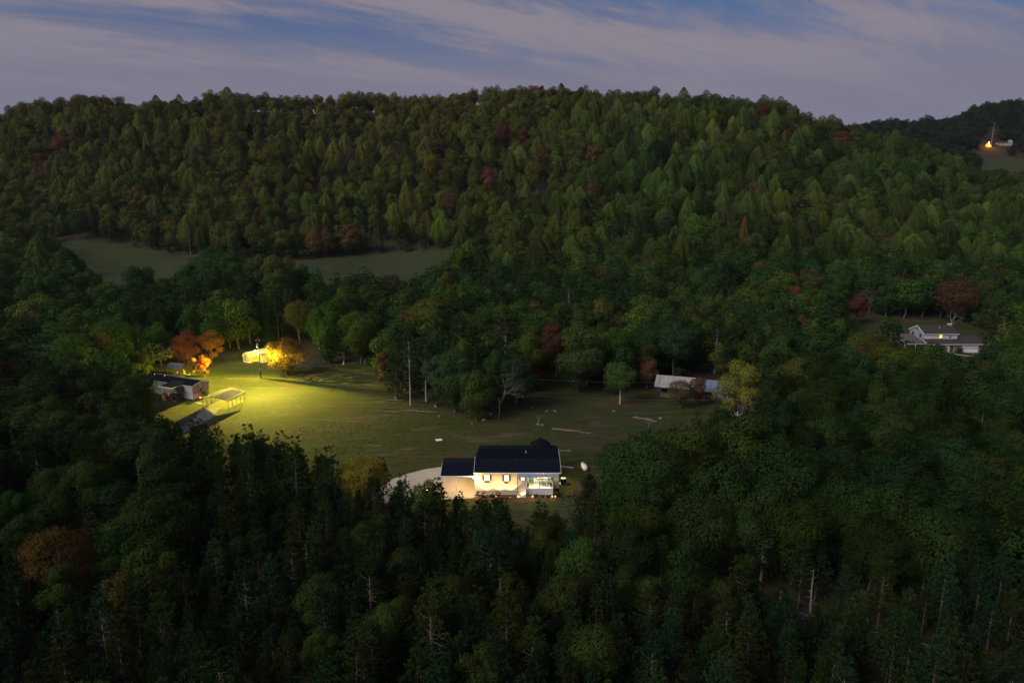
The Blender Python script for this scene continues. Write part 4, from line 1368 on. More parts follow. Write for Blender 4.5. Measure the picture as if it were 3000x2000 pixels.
MB().slab((123.5, 1.0, 2.55), (130.6, 1.0, 2.55), (130.6, 9.5, 4.1), (123.5, 9.5, 4.1), 0.12).build('side_porch_roof', mat('brown_sheet_roof', (0.10, 0.08, 0.08), 0.85, 0.2, 2), h2)
MB().box(123.5, 130.6, 0.93, 0.995, 2.40, 2.54).build('porch_fascia', PALES, h2)
for x in (123.8, 127.2):
    MB().box(x - 0.07, x + 0.07, 1.1, 1.24, 0, 2.42).build('porch_post', TRIM, h2)
MB().box(123.6, 130.6, 8.8, 8.95, 0, 3.8).build('porch_back_wall', BLUES, h2)
strip('front_walk', [(137.8, 207.6), (138.5, 205.5), (141.0, 204.2), (146, 204.5)], 1.0, CONCRETE, 0.02, 20, 0.05)
strip('garage_drive', [(143.8, 208.6), (146.5, 205.5), (152, 206.5), (157.5, 212.5), (157, 221), (152, 227)], [5, 5, 4, 3.6, 3.4, 3], ASPHALT, 0.016, 40, 0.15)
strip('lower_lane', [(118, 196), (126, 178), (131.5, 169), (136, 160), (142, 150)], [3.2, 3.2, 3.2, 3.2, 3.2], GRAVEL, 0.016, 40, 0.2)
for x, l in ((139.6, 'dark shrub against the brick wall left of the garage door'), (146.8, 'olive shrub at the right corner of the garage')):
    shrub(x, 207.6, 2.0, 1.1, l, (0.035, 0.04, 0.02), 'shrubs by the split-level house')
shrub(131.6, 224.5, 2.6, 1.9, 'yellow-green shrub behind the left gable of the split-level house', (0.20, 0.20, 0.02), None)

# ------------------------------------------------------------------ far hillside: bonfire, pole, cottage
fx, fy, fz = hit(2270, 338)
bf = thing('bonfire', 'bright orange bonfire burning on the far dark hillside', 'bonfire', (fx, fy, fz))
for k in range(7):
    a = k * 0.9
    MB().tube([(2.2 * math.cos(a), 2.2 * math.sin(a), 0.1), (0.3 * math.cos(a), 0.3 * math.sin(a), 1.6)], 0.16, 6).build('log', DARKWOOD, bf)
FLAMEA = mat('flame_core', (1, .7, .3), 0.5, 0, emit=(1.0, 0.42, 0.07), estr=8)
FLAMEB = mat('flame_edge', (1, .3, .1), 0.5, 0, emit=(1.0, 0.12, 0.01), estr=4)
for k in range(15):
    a, r_ = RNG.uniform(0, 6.28), RNG.uniform(0, 3.4)
    h_ = max(1.2, 6.2 - 1.4 * r_) * RNG.uniform(0.7, 1.1)
    x, y = r_ * math.cos(a), r_ * math.sin(a)
    MB().tube([(x, y, 0.1), (x + 0.2, y, h_ * 0.3), (x - 0.15, y, h_ * 0.65), (x + 0.25, y, h_)], [0.5, 0.75, 0.42, 0.03], 7).build('flame', FLAMEA if r_ < 1.2 else FLAMEB, bf)
lamp('fire_light', 'POINT', (0, -1, 4), 12000, (1.0, 0.30, 0.05), bf, 1.5)
px_, py_, pz_ = hit(2276.5, 331)
fp = thing('utility_pole', 'pale tall pole with a crossarm beside the hillside bonfire', 'utility pole', (px_, py_, pz_), 0)
MB().tube([(0, 0, -0.3), (0.6, 0, 22.5)], [0.26, 0.16], 8).build('post', mat('far_pole_grey', (0.22, 0.21, 0.23), 0.8), fp)
MB().box(-1.2, 2.0, -0.15, 0.15, 14.4, 14.8).build('crossarm', mat('far_pole_grey', (0.5, 0.46, 0.5)), fp)
cx_, cy_, cz_ = hit(2303, 334)
ct = thing('hillside_cottage', 'small pale gabled cottage right of the hillside bonfire', 'cottage', (cx_, cy_, cz_), R(-12))
PALEW = mat('cottage_wall', (0.26, 0.235, 0.23), 0.8, 0.1, 1)
MB().box(-7, 4.5, -2.5, 2.5, -1.0, 2.6).build('wall', PALEW, ct)
MB().box(4.502, 8, -3.5, 3.5, -1.0, 3.4).build('wing', PALEW, ct)
roof_profile(ct, 'roof', -7.4, 4.5, [(-3.0, 2.6), (0, 4.2), (3.0, 2.6)], 0.15, BROOF)
MB().prism([(4.3, 3.4), (8.2, 3.4), (6.25, 5.6)], 'y', -3.6, 3.6).build('wing_roof', mat('pale_roof', (0.3, 0.29, 0.3), 0.8), ct)
for x in (-4.5, -1.0):
    MB().box(x - 0.6, x + 0.6, -2.56, -2.505, 0.7, 1.9).build('window', COOLGLASS, ct)

# ------------------------------------------------------------------ small things on the field
LOGM = mat('weathered_log', (0.15, 0.125, 0.105), 0.9, 0.25, 2, 0.4)


def log(px, py, length, ang, label, r=0.16):
    x, y, z = hit(px, py)
    t_ = thing('fallen_log', label, 'log', (x, y, z + r * 0.7), R(ang), 'logs lying on the field')
    L = length / 2
    MB().tube([(-L, 0, 0), (-L * 0.4, 0.08, 0.02), (L * 0.3, -0.06, 0), (L, 0.1, 0.03)], [r, r * 0.95, r * 0.8, r * 0.6], 8).build('stem', LOGM, t_)
    MB().tube([(L * 0.2, 0, 0.02), (L * 0.45, 0.5, 0.25)], [r * 0.4, r * 0.2], 5).build('stub', LOGM, t_)


log(905, 921, 4.5, -8, 'pale log at the left edge of the tree stand, beyond the white trunk')
log(968, 947, 7.0, -14, 'long pale log in front of the white-trunked pine')
log(896, 938, 3.2, 2, 'thin pale log on the grass, upper of two left of the white-trunked pine', 0.1)
log(899, 948, 3.6, -12, 'curved pale log on the grass, lower of two left of the white-trunked pine', 0.14)
log(1300, 990, 6.0, -16, 'long pale log on the field above the right roof end', 0.2)
log(1345, 996, 2.4, -10, 'short log just right of the long log above the house roof', 0.13)
log(1475, 963, 4.2, -18, 'pale log near the right edge of the field', 0.2)
log(1497, 968, 2.2, -30, 'short pale log at the right end of the field, beside the longer one', 0.18)
log(1205, 1029, 1.9, 8, 'small forked branch on the grass behind the house', 0.08)
ROCK = mat('field_stone', (0.14, 0.13, 0.122), 0.9, 0.2, 3, 0.4)
rock_me = []
for s in range(4):
    m = MB()
    m.ball((0, 0, 0.12), 0.34, 9, 6, (1.2, 0.9, 0.6))
    me = m.mesh('stone', ROCK)
    for v in me.vertices:
        v.co *= 1 + RNG.normal(0, 0.12)
    rock_me.append(me)
for k, (px, py) in enumerate([(1128, 952), (1222, 939), (1256, 947), (1275, 946), (1272, 943), (1290, 1036), (1298, 1037), (1305, 1038), (1310, 1036), (1246, 978), (1236, 977), (1410, 946), (1462, 960), (1517, 962),
                              (1084, 973), (1112, 966), (960, 946), (1001, 936), (1010, 958)]):
    x, y, z = hit(px, py)
    o = bpy.data.objects.new('stone', rock_me[k % 4])
    COL.objects.link(o)
    o.location = (x, y, z)
    o.rotation_euler = (0, 0, RNG.uniform(0, 6))
    o.scale = [RNG.uniform(0.6, 1.3)] * 3
    tag(o, 'pale grey stone lying loose on the dark grass of the field', 'stone', 'stones on the field')
x, y, z = hit(1008, 1012)
t = thing('white_board', 'flat white board lying on the dark grass left of the house roof', 'board', (x, y, z), R(20))
MB().box(-0.62, 0.62, -0.5, 0.5, 0.03, 0.10).build('panel', TRIM, t)
MB().box(-0.55, 0.55, -0.3, -0.2, 0.0, 0.028).box(-0.55, 0.55, 0.2, 0.3, 0.0, 0.028).build('batten', LOGM, t)
x, y, z = hit(1237, 972)
t = thing('forked_post', 'pale forked wooden post standing alone on the field near the stones', 'post', (x, y, z))
t.scale = (0.8, 0.8, 0.8)
MB().tube([(0, 0, 0), (0, 0, 1.1)], [0.16, 0.12], 7).build('post', GREYBARK, t)
for s in (-1, 1):
    MB().tube([(0, 0, 1.05), (s * 0.35, 0, 1.5), (s * 0.42, 0, 2.3)], [0.1, 0.09, 0.06], 6).build('fork', GREYBARK, t)
for px, py, l in ((790, 838, 'pale broken tree stump at the wood edge, left one of two'), (839, 836, 'pale broken tree stump at the wood edge, right one of two'), (1077, 945, 'tan broken stump at the foot of the dark pines'), (912, 915, 'pale stump left of the white-trunked pine')):
    x, y, z = hit(px, py)
    t = thing('tree_stump', l, 'stump', (x, y, z), RNG.uniform(0, 6), 'stumps at the wood edge')
    MB().tube([(0, 0, 0), (0, 0, 0.25), (0.05, 0, 0.9), (0.15, 0, 1.6)], [0.5, 0.3, 0.22, 0.05], 8).build('stem', LOGM, t)
    for k in range(4):
        a = k * 1.6
        MB().tube([(0.2 * math.cos(a), 0.2 * math.sin(a), 0.2), (0.9 * math.cos(a), 0.9 * math.sin(a), -0.02)], [0.12, 0.04], 5).build('root', LOGM, t)

# ------------------------------------------------------------------ trees: shapes
def unit(v):
    return v / (np.linalg.norm(v, axis=-1, keepdims=True) + 1e-9)


def tube_np(pts, rad, n=5):
    m = MB().tube(pts, rad, n)
    V_ = np.concatenate(m.v)
    q = np.array(m.f[4]) if m.f[4] else np.zeros((0, 4), int)
    return V_, q


class TreeGeo:
    """Leaves (quads or triangles) and wood (quads) of one tree shape, 1 unit = 1 m at nominal height."""

    def __init__(s):
        s.LV, s.LF, s.ln = [], [], 0
        s.WV, s.WF, s.wn = [], [], 0

    def leaves(s, V_, F_):
        s.LV.append(V_)
        s.LF.append(F_ + s.ln)
        s.ln += len(V_)

    def wood(s, pts, rad, n=5):
        V_, F_ = tube_np(pts, rad, n)
        s.WV.append(V_)
        s.WF.append(F_ + s.wn)
        s.wn += len(V_)

    def arrays(s):
        z3 = np.zeros((0, 3))
        return (np.concatenate(s.LV) if s.LV else z3, np.concatenate(s.LF) if s.LF else np.zeros((0, 3), int),
                np.concatenate(s.WV) if s.WV else z3, np.concatenate(s.WF) if s.WF else np.zeros((0, 4), int))


def clump_leaves(g, C, CR, per, size, rng, up=0.35, flat=0.8, tri=False, fill=0.55):
    K = len(C)
    d = unit(rng.normal(size=(K, per, 3)) + np.array([0, 0, up]))
    rr_ = rng.uniform(fill, 1.0, (K, per, 1)) * CR[:, None, None]
    P = C[:, None, :] + d * rr_ * np.array([1, 1, flat])
    # thin the underside so that limbs and gaps show
    mid = C.mean(0)
    ext = np.maximum(C.std(0) * 1.8, 0.3)
    out = unit((P - mid) / ext)
    N = unit(d * 0.55 + out * 0.75 + rng.normal(0, 0.38, d.shape) + np.array([0, 0, 0.15]))
    S = size * rng.uniform(0.65, 1.35, K * per)
    g.leaves(*leaf_quads(P.reshape(-1, 3), N.reshape(-1, 3), S, 0.75, rng, tri=tri))


def broadleaf(seed, H=14.0, Rr=5.2, base=0.22, lobes=13, n=5200, leaf=0.40, tri=False, lean=0.0, limbs=8, rough=0.10, flat=0.9):
    """A crown of several leafy domes: leaves lie on the outside of the domes, dark hollows between them."""
    rng = np.random.default_rng(seed)
    g = TreeGeo()
    zc_, hz = H * (base + (1 - base) * 0.50), H * (1 - base) * 0.5
    d = unit(rng.normal(size=(lobes * 6, 3)) + np.array([0, 0, 0.3]))
    keep = [0]                                    # spread the domes evenly
    for _ in range(lobes - 1):
        keep.append(int(np.argmax(np.min(1 - d @ d[keep].T, axis=1))))
    d = d[keep]
    LR = Rr * rng.uniform(0.28, 0.52, lobes)
    off = rng.uniform(0.82, 1.14, lobes)
    C = d * (np.array([Rr, Rr, hz]) - LR[:, None] * np.array([1, 1, flat])) * off[:, None] + np.array([lean, 0, zc_])
    C = np.vstack([C, [[lean * 0.6, 0, zc_]]])
    LR = np.append(LR, Rr * 0.55)
    w = LR ** 2 / np.sum(LR ** 2)
    m = int(n * 2.1)
    k = rng.choice(len(LR), m, p=w)
    dd = unit(rng.normal(size=(m, 3)) + np.array([0, 0, 0.22]))
    bump = 1 + rough * (np.sin(dd[:, 0] * 9 + k) * np.sin(dd[:, 1] * 8 + 2 * k) + np.sin(dd[:, 2] * 10 + 3 * k) * 0.6)
    depth = np.where(rng.uniform(0, 1, m) < 0.32, rng.uniform(-0.34, -0.08, m), rng.normal(-0.02, 0.07, m))
    rad = LR[k] * bump * (1 + depth)
    P = C[k] + dd * rad[:, None] * np.array([1, 1, flat])
    dist = np.linalg.norm((P[:, None, :] - C[None]) / np.array([1, 1, flat]), axis=2) / LR[None]
    dist[np.arange(m), k] = 9
    ok = dist.min(1) > 0.86
    P, dd = P[ok][:n], dd[ok][:n]
    out = unit((P - np.array([lean, 0, zc_ - 0.2 * hz])) / np.array([Rr, Rr, hz]))
    N = unit(dd * 0.8 + out * 0.45 + rng.normal(0, 0.33, P.shape))
    g.leaves(*leaf_quads(P, N, leaf * rng.uniform(0.65, 1.35, len(P)), 0.75, rng, tri=tri))
    tz = H * base
    g.wood([(0, 0, -0.4), (0, 0, H * 0.03), (0.03 * H * math.sin(seed), 0.02 * H, tz), (lean * 0.6, 0, zc_), (lean, 0, zc_ + hz * 0.55)],
           [H * 0.026, H * 0.02, H * 0.016, H * 0.010, H * 0.004], 6)
    for j in range(min(limbs, lobes)):
        c = C[j]
        s0 = np.array([0.02 * H * math.sin(seed), 0.015 * H, tz * rng.uniform(0.75, 1.3)])
        mid = s0 * 0.45 + c * 0.55 + np.array([0, 0, -0.03 * H])
        g.wood([s0, mid, c], [H * 0.009, H * 0.006, H * 0.002], 4)
    return g


def poplar(seed, H=22.0, Rr=5.2, base=0.14, n=5000, leaf=0.48, tri=False, flutes=7, peak=1.9):
    """A tall smooth egg of leaves with a blunt point and shallow upright flutes."""
    rng = np.random.default_rng(seed)
    g = TreeGeo()
    t = rng.uniform(0.0, 1.0, n) ** 0.92
    az = rng.uniform(0, 2 * math.pi, n)

    def radius(t_, az_):
        prof = np.clip((t_ + 0.08) / 0.34, 0, 1) ** 0.55 * (1 - np.clip((t_ - 0.26) / 0.76, 0, 1) ** peak) ** 0.8
        fl = 1 + 0.11 * np.sin(az_ * flutes + seed + 3.0 * t_) + 0.07 * np.sin(az_ * 3 + 2.2 * seed + 5 * t_) + 0.06 * np.sin(17 * t_ + 2 * az_ + seed)
        return Rr * prof * fl

    hgt = H * (1 - base)
    e = 0.02
    r0 = radius(t, az)
    dr = (radius(np.clip(t + e, 0, 1), az) - radius(np.clip(t - e, 0, 1), az)) / (2 * e * hgt)
    da = (radius(t, az + e) - radius(t, az - e)) / (2 * e)
    rr_ = r0 * (1 - np.abs(rng.normal(0, 0.09, n)))
    ca_, sa_ = np.cos(az), np.sin(az)
    P = np.stack([rr_ * ca_, rr_ * sa_, H * base + hgt * t], 1)
    rn = da / np.maximum(r0, 0.4)
    N = np.stack([ca_ + rn * sa_, sa_ - rn * ca_, -dr], 1)
    N = unit(unit(N) + np.array([0, 0, 0.18]) + rng.normal(0, 0.33, (n, 3)))
    g.leaves(*leaf_quads(P, N, leaf * rng.uniform(0.65, 1.35, n), 0.75, rng, tri=tri))
    g.wood([(0, 0, -0.5), (0, 0, H * 0.04), (0.1, 0, H * 0.55), (0, 0, H * 0.9)], [H * 0.019, H * 0.014, H * 0.009, H * 0.002], 5)
    return g


def cedar(seed, H=9.0, Rr=1.75, n=3600, size=0.42, tri=False, base=0.06, ragged=0.25, tops=2):
    """Red cedar: upright feathery sprays over a ragged cone."""
    rng = np.random.default_rng(seed)
    g = TreeGeo()
    nb = 95
    bt = np.sort(rng.uniform(0, 1, nb) ** 1.25)
    baz = rng.uniform(0, 2 * math.pi, nb)
    per = n // nb
    P, N, D, S = [], [], [], []
    for k in range(nb):
        t = bt[k]
        L = Rr * (1 - t) ** 0.72 * (1 + rng.normal(0, ragged)) * (0.8 + 0.2 * math.sin(3 * baz[k] + seed)) + 0.10
        z0 = H * (base + (1 - base) * t * 0.97)
        rise = rng.uniform(0.45, 0.95) + 0.8 * t
        u = rng.uniform(0.12, 1.0, per) ** 0.75
        dr_ = np.array([math.cos(baz[k]), math.sin(baz[k]), 0])
        p = dr_[None, :] * (L * u)[:, None] + np.stack([np.zeros(per), np.zeros(per), z0 + L * rise * u ** 1.5 * 0.75], 1)
        w = 0.30 * L * (1 - 0.55 * u) + 0.06
        p += rng.normal(0, 1, (per, 3)) * w[:, None] * np.array([1, 1, 0.55])
        d = unit(dr_[None, :] * rng.uniform(0.4, 1.0, (per, 1)) + np.array([0, 0, 0.75]) + rng.normal(0, 0.35, (per, 3)))
        P.append(p)
        D.append(d)
        N.append(unit(np.cross(d, rng.normal(size=(per, 3))) + 0.35 * dr_ + np.array([0, 0, 0.3])))
        S.append(size * rng.uniform(0.6, 1.3, per) * (1 - 0.35 * t))
        if k % 5 == 0 and t < 0.8:
            g.wood([(0, 0, z0), tuple(dr_ * L * 0.8 + np.array([0, 0, z0 + L * rise * 0.4]))], [0.035, 0.012], 3)
    for k in range(tops):
        m = 26
        zt = H * rng.uniform(0.90, 1.0, m)
        a = k * 2.4 + seed
        off = 0.0 if k == 0 else 0.3 * Rr
        P.append(np.stack([off * math.cos(a) + rng.normal(0, 0.10, m), off * math.sin(a) + rng.normal(0, 0.10, m), zt - (0 if k == 0 else 0.09 * H)], 1))
        D.append(unit(rng.normal(0, 0.35, (m, 3)) + np.array([0, 0, 1.0])))
        N.append(unit(rng.normal(size=(m, 3))))
        S.append(np.full(m, size * 0.8))
    g.leaves(*leaf_quads(np.concatenate(P), np.concatenate(N), np.concatenate(S), 0.42, rng, np.concatenate(D), tri=tri))
    g.wood([(0, 0, -0.3), (0, 0, H * 0.5), (0, 0, H * 0.96)], [H * 0.016, H * 0.010, 0.012], 5)
    return g


def pine(seed, H=12.0, Rr=2.7, base=0.30, levels=11, size=0.40, tri=False, per=15, dead=6):
    """Scrub pine: whorls of up-curved branches with needle tufts and open gaps."""
    rng = np.random.default_rng(seed)
    g = TreeGeo()
    P, N, D, S = [], [], [], []
    cl = []
    for l in range(levels):
        t = (l + rng.uniform(0, 0.6)) / levels
        z0 = H * (base + (1 - base) * t * 0.97)
        nb = rng.integers(4, 7)
        a0 = rng.uniform(0, 6.28)
        for b in range(nb):
            a = a0 + b * 2 * math.pi / nb + rng.normal(0, 0.25)
            L = Rr * (1 - t) ** 0.62 * rng.uniform(0.55, 1.15) * min(1, 0.62 + t * 1.2) + 0.2
            dr_ = np.array([math.cos(a), math.sin(a), 0])
            rise = rng.uniform(0.05, 0.45) + 0.5 * t
            tip = dr_ * L + np.array([0, 0, z0 + L * rise])
            mid = dr_ * L * 0.55 + np.array([0, 0, z0 + L * rise * 0.3])
            g.wood([(0, 0, z0), mid, tip], [0.045 * (1 - t) + 0.02, 0.03, 0.01], 3)
            for u in (0.45, 0.66, 0.84, 1.0):
                c = np.array([0, 0, z0]) * (1 - u) + tip * u if u > 0.7 else mid * (u / 0.55) + np.array([0, 0, z0]) * max(0, 1 - u / 0.55)
                cl.append((c + rng.normal(0, 0.12, 3), dr_, t))
    for c, dr_, t in cl:
        d = unit(dr_ * 0.7 + np.array([0, 0, 0.6]) + rng.normal(0, 0.75, (per, 3)))
        P.append(c + d * rng.uniform(0.05, 0.42, (per, 1)) * (1.25 - 0.5 * t))
        D.append(d)
        N.append(unit(np.cross(d, rng.normal(size=(per, 3))) + np.array([0, 0, 0.35])))
        S.append(size * rng.uniform(0.7, 1.25, per))
    m = 40
    P.append(np.stack([rng.normal(0, 0.14, m), rng.normal(0, 0.14, m), H * rng.uniform(0.9, 1.0, m)], 1))
    D.append(unit(rng.normal(0, 0.4, (m, 3)) + np.array([0, 0, 1.0])))
    N.append(unit(rng.normal(size=(m, 3))))
    S.append(np.full(m, size * 0.8))
    g.leaves(*leaf_quads(np.concatenate(P), np.concatenate(N), np.concatenate(S), 0.36, rng, np.concatenate(D), tri=tri))
    g.wood([(0, 0, -0.4), (0.05, 0, H * 0.3), (0, 0.05, H * 0.7), (0, 0, H * 0.97)], [H * 0.017, H * 0.013, H * 0.008, 0.015], 6)
    for k in range(dead):
        z0 = H * base * rng.uniform(0.35, 1.0)
        a = rng.uniform(0, 6.28)
        L = rng.uniform(0.5, 1.4)
        g.wood([(0, 0, z0), (L * math.cos(a), L * math.sin(a), z0 + rng.uniform(-0.3, 0.15))], [0.035, 0.01], 3)
    return g


def bare(seed, H=10.0, spread_=0.42, depth=4, leafy=0, leaf=0.22, r0=0.011):
    rng = np.random.default_rng(seed)
    g = TreeGeo()
    ends = []

    def grow(p, d, L, r_, lev):
        q = p + d * L
        mid = (p + q) / 2 + rng.normal(0, 0.05 * L, 3)
        g.wood([p, mid, q], [r_, r_ * 0.8, r_ * 0.6], 4 if lev < 2 else 3)
        if lev >= depth:
            ends.append(q)
            return
        for k in range(int(rng.integers(2, 4)) + (1 if lev == 0 else 0)):
            nd_ = unit(d + rng.normal(0, spread_ + 0.08 * lev, 3) + np.array([0, 0, 0.08]))
            s0 = p + (q - p) * rng.uniform(0.55, 1.0)
            grow(s0, nd_, L * rng.uniform(0.55, 0.8), r_ * 0.55, lev + 1)

    grow(np.array([0, 0, -0.3]), np.array([0.03, 0.0, 1.0]), H * 0.36, H * r0, 0)
    if leafy:
        C = np.array(ends)
        clump_leaves(g, C, np.full(len(C), 0.45), leafy, leaf, rng)
    return g


def snag(seed, H=11.0):
    """Dead pine: pale tapering trunk with short broken side twigs."""
    rng = np.random.default_rng(seed)
    g = TreeGeo()
    g.wood([(0, 0, -0.3), (0.08, 0, H * 0.4), (0.0, 0.1, H * 0.75), (0.12, 0.05, H)], [H * 0.018, H * 0.014, H * 0.009, H * 0.003], 6)
    for k in range(34):
        t = rng.uniform(0.22, 0.98)
        a = rng.uniform(0, 6.28)
        L = rng.uniform(0.4, 1.7) * (1.15 - t) + 0.25
        p = np.array([0.05, 0.05, H * t])
        q = p + np.array([math.cos(a) * L, math.sin(a) * L, rng.uniform(-0.15, 0.35) * L])
        g.wood([p, (p + q) / 2 + rng.normal(0, 0.05, 3), q], [0.045, 0.03, 0.01], 3)
    return g


# nominal height of each shape, then a few shapes of each kind
SHAPES = {
    'broadleaf_tree': (14.0, [broadleaf(s, 14, rr0, b0, lb, 11500, 0.29, rough=rg * 1.4) for s, rr0, b0, lb, rg in ((1, 5.4, .15, 14, .10), (2, 4.8, .19, 11, .12), (3, 6.0, .15, 17, .10), (4, 4.4, .10, 10, .10), (5, 5.2, .26, 12, .14), (6, 5.6, .08, 15, .10))]),
    'tulip_tree': (22.0, [poplar(s, 22, rr0, b0, 5400, 0.46, flutes=f0, peak=p0) for s, rr0, b0, f0, p0 in ((11, 5.2, .14, 7, 1.9), (12, 4.7, .12, 6, 1.6), (13, 5.8, .16, 8, 2.3), (14, 5.0, .22, 5, 1.8), (15, 4.4, .10, 6, 2.0))]),
    'cedar_tree': (9.0, [cedar(s, 9, rr0, 3900, 0.40, ragged=rg, tops=tp) for s, rr0, rg, tp in ((21, 2.3, .24, 1), (22, 1.9, .28, 2), (23, 2.7, .30, 2), (24, 2.0, .22, 1), (25, 2.5, .32, 3), (26, 1.7, .24, 1))]),
    'pine_tree': (12.0, [pine(s, 12, rr0, b0, lv, 0.42, per=14) for s, rr0, b0, lv in ((31, 2.7, .22, 12), (32, 2.4, .30, 11), (33, 3.1, .25, 12), (34, 2.5, .38, 9), (35, 2.9, .18, 13))]),
    'bare_tree': (10.0, [bare(s, 10, sp0, 4, lf) for s, sp0, lf in ((41, .40, 0), (42, .5, 6), (43, .36, 0), (44, .45, 9))]),
    'dead_pine': (11.0, [snag(s) for s in (51, 52, 53)]),
}
TREE_ME = {}
for kname, (hn, geos) in SHAPES.items():
    lst = []
    for i, g in enumerate(geos):
        LV, LF, WV, WF = g.arrays()
        crown = np_mesh(kname + '_crown', LV, [LF], mats=[LEAF]) if len(LV) else None
        trunk = np_mesh(kname + '_trunk', WV, [WF], mats=[BARK])
        lst.append((crown, trunk))
    TREE_ME[kname] = lst
TRUNKS = {}


def trunk_mesh(kname, i, bark):
    key = (kname, i, bark.name)
    if key not in TRUNKS:
        me = TREE_ME[kname][i][1]
        if bark is not BARK:
            me = me.copy()
            me.materials[0] = bark
        TRUNKS[key] = me
    return TRUNKS[key]


def plant(kname, x, y, H, color, label, cat='tree', group=None, shape=None, rz=None, wide=1.0, bark=BARK, z=None, name=None):
    hn = SHAPES[kname][0]
    i = int(RNG.integers(len(TREE_ME[kname]))) if shape is None else shape % len(TREE_ME[kname])
    z = float(terrain(x, y)) if z is None else z
    t_ = thing(name or kname, label, cat, (x, y, z), RNG.uniform(0, 6.28) if rz is None else rz, group)
    s = H / hn
    t_.scale = (s * wide, s * wide, s)
    crown = TREE_ME[kname][i][0]
    if crown is not None:
        o = bpy.data.objects.new('crown', crown)
        COL.objects.link(o)
        o.parent = t_
        o.color = (*color, 1)
    o = bpy.data.objects.new('trunk', trunk_mesh(kname, i, bark))
    COL.objects.link(o)
    o.parent = t_
    return t_


# ------------------------------------------------------------------ single trees that the photograph shows apart
def at(px, py):
    x, y, _ = hit(px, py)
    return x, y


HERO = []


def hero(kname, px, py, H, color, label, **kw):
    x, y = at(px, py)
    HERO.append((x, y, kw.pop('room', H * 0.36)))
    plant(kname, x, y, H, color, label, **kw)


GOLD = (0.20, 0.145, 0.016)
OLIVE = (0.105, 0.105, 0.022)
GREEN = (0.055, 0.088, 0.022)
BRIGHT = (0.07, 0.14, 0.018)
DEEP = (0.030, 0.052, 0.018)
BROWN = (0.130, 0.070, 0.032)
RUSTY = (0.16, 0.055, 0.030)
DARKRED = (0.075, 0.034, 0.022)
FLAME = (0.42, 0.13, 0.025)
hero('broadleaf_tree', 832, 1182, 9.8, (0.185, 0.150, 0.018), 'golden olive round tree standing left of the driveway, before the field', shape=2, wide=1.02)
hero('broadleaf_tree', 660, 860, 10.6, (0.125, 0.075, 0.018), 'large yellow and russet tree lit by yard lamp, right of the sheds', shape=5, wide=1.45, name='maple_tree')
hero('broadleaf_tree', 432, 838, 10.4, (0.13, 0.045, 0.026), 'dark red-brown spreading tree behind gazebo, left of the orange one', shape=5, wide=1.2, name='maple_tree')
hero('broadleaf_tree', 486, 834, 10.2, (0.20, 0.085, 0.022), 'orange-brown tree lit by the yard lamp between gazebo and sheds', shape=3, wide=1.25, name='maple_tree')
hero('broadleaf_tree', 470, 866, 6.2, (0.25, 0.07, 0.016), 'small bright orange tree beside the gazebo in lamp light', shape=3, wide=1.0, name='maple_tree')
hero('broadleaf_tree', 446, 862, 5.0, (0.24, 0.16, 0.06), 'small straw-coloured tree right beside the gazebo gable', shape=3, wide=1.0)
hero('bare_tree', 340, 860, 12.5, (0.075, 0.08, 0.04), 'thin grey-green spreading tree above the mobile home roof', shape=3, wide=1.4, bark=GREYBARK)
hero('broadleaf_tree', 322, 880, 9.0, (0.035, 0.045, 0.02), 'dark tree hiding the left end of the mobile home', shape=1, wide=1.2)
hero('pine_tree', 943, 931, 17.0, DEEP, 'tall pine with bare white lower trunk at the field edge', shape=3, wide=0.75, bark=PALEBARK)
hero('pine_tree', 979, 922, 15.5, (0.045, 0.075, 0.035), 'pine with slim pale trunk just right of the white-trunked pine', shape=3, wide=0.9, bark=PALEBARK)
hero('broadleaf_tree', 1002, 932, 12.5, (0.045, 0.075, 0.034), 'pale green tree just right of the two pale trunks', shape=3, wide=0.9)
hero('broadleaf_tree', 1046, 946, 15.0, (0.036, 0.068, 0.022), 'full mid-green tree at the field edge, left of the half-bare brown tree', shape=5, wide=0.95)
hero('broadleaf_tree', 1094, 966, 11.5, (0.052, 0.080, 0.018), 'yellow-green bushy tree at the front of the field-edge stand', shape=5, wide=0.95)
hero('bare_tree', 1145, 962, 15.0, (0.075, 0.062, 0.030), 'half-bare brown tree at the field edge with pale branches', shape=3, wide=1.0, bark=GREYBARK)
hero('broadleaf_tree', 1188, 942, 13.0, (0.026, 0.050, 0.026), 'dark blue-green tree right of the half-bare brown tree', shape=5, wide=0.9)
hero('broadleaf_tree', 882, 884, 9.0, (0.085, 0.050, 0.020), 'dull brown round tree at the right edge of the lamp-lit lawn', shape=3, wide=0.8)
hero('pine_tree', 912, 918, 11.0, DEEP, 'low dark pine with drooping boughs left of the white-trunked pine', shape=4, wide=1.5)
hero('broadleaf_tree', 1277, 868, 15.5, DARKRED, 'dark red tree rising behind the field edge, left of the tall dark green tree', shape=4, wide=0.85)
hero('broadleaf_tree', 1328, 902, 18.0, (0.050, 0.075, 0.022), 'tall dark green tree at the field edge, right of the dark red tree', shape=5, wide=0.95)
hero('broadleaf_tree', 1424, 928, 10.5, (0.055, 0.095, 0.026), 'round green tree with pale bare trunk standing alone on the field', shape=4, wide=1.05, bark=PALEBARK)
hero('broadleaf_tree', 1487, 893, 8.0, BROWN, 'brown-orange tree at the left end of the long barn', shape=0, wide=0.9)
hero('broadleaf_tree', 1240, 873, 3.2, RUSTY, 'low rust-red bush at the wood edge above the field', shape=2, wide=1.1)
hero('broadleaf_tree', 1562, 938, 7.0, (0.085, 0.070, 0.024), 'olive brown round tree in front of the barn roof, left one', shape=2, wide=1.05)
hero('broadleaf_tree', 1600, 932, 7.4, (0.12, 0.055, 0.03), 'red-brown tree in front of the barn roof, right one', shape=0, wide=0.85)
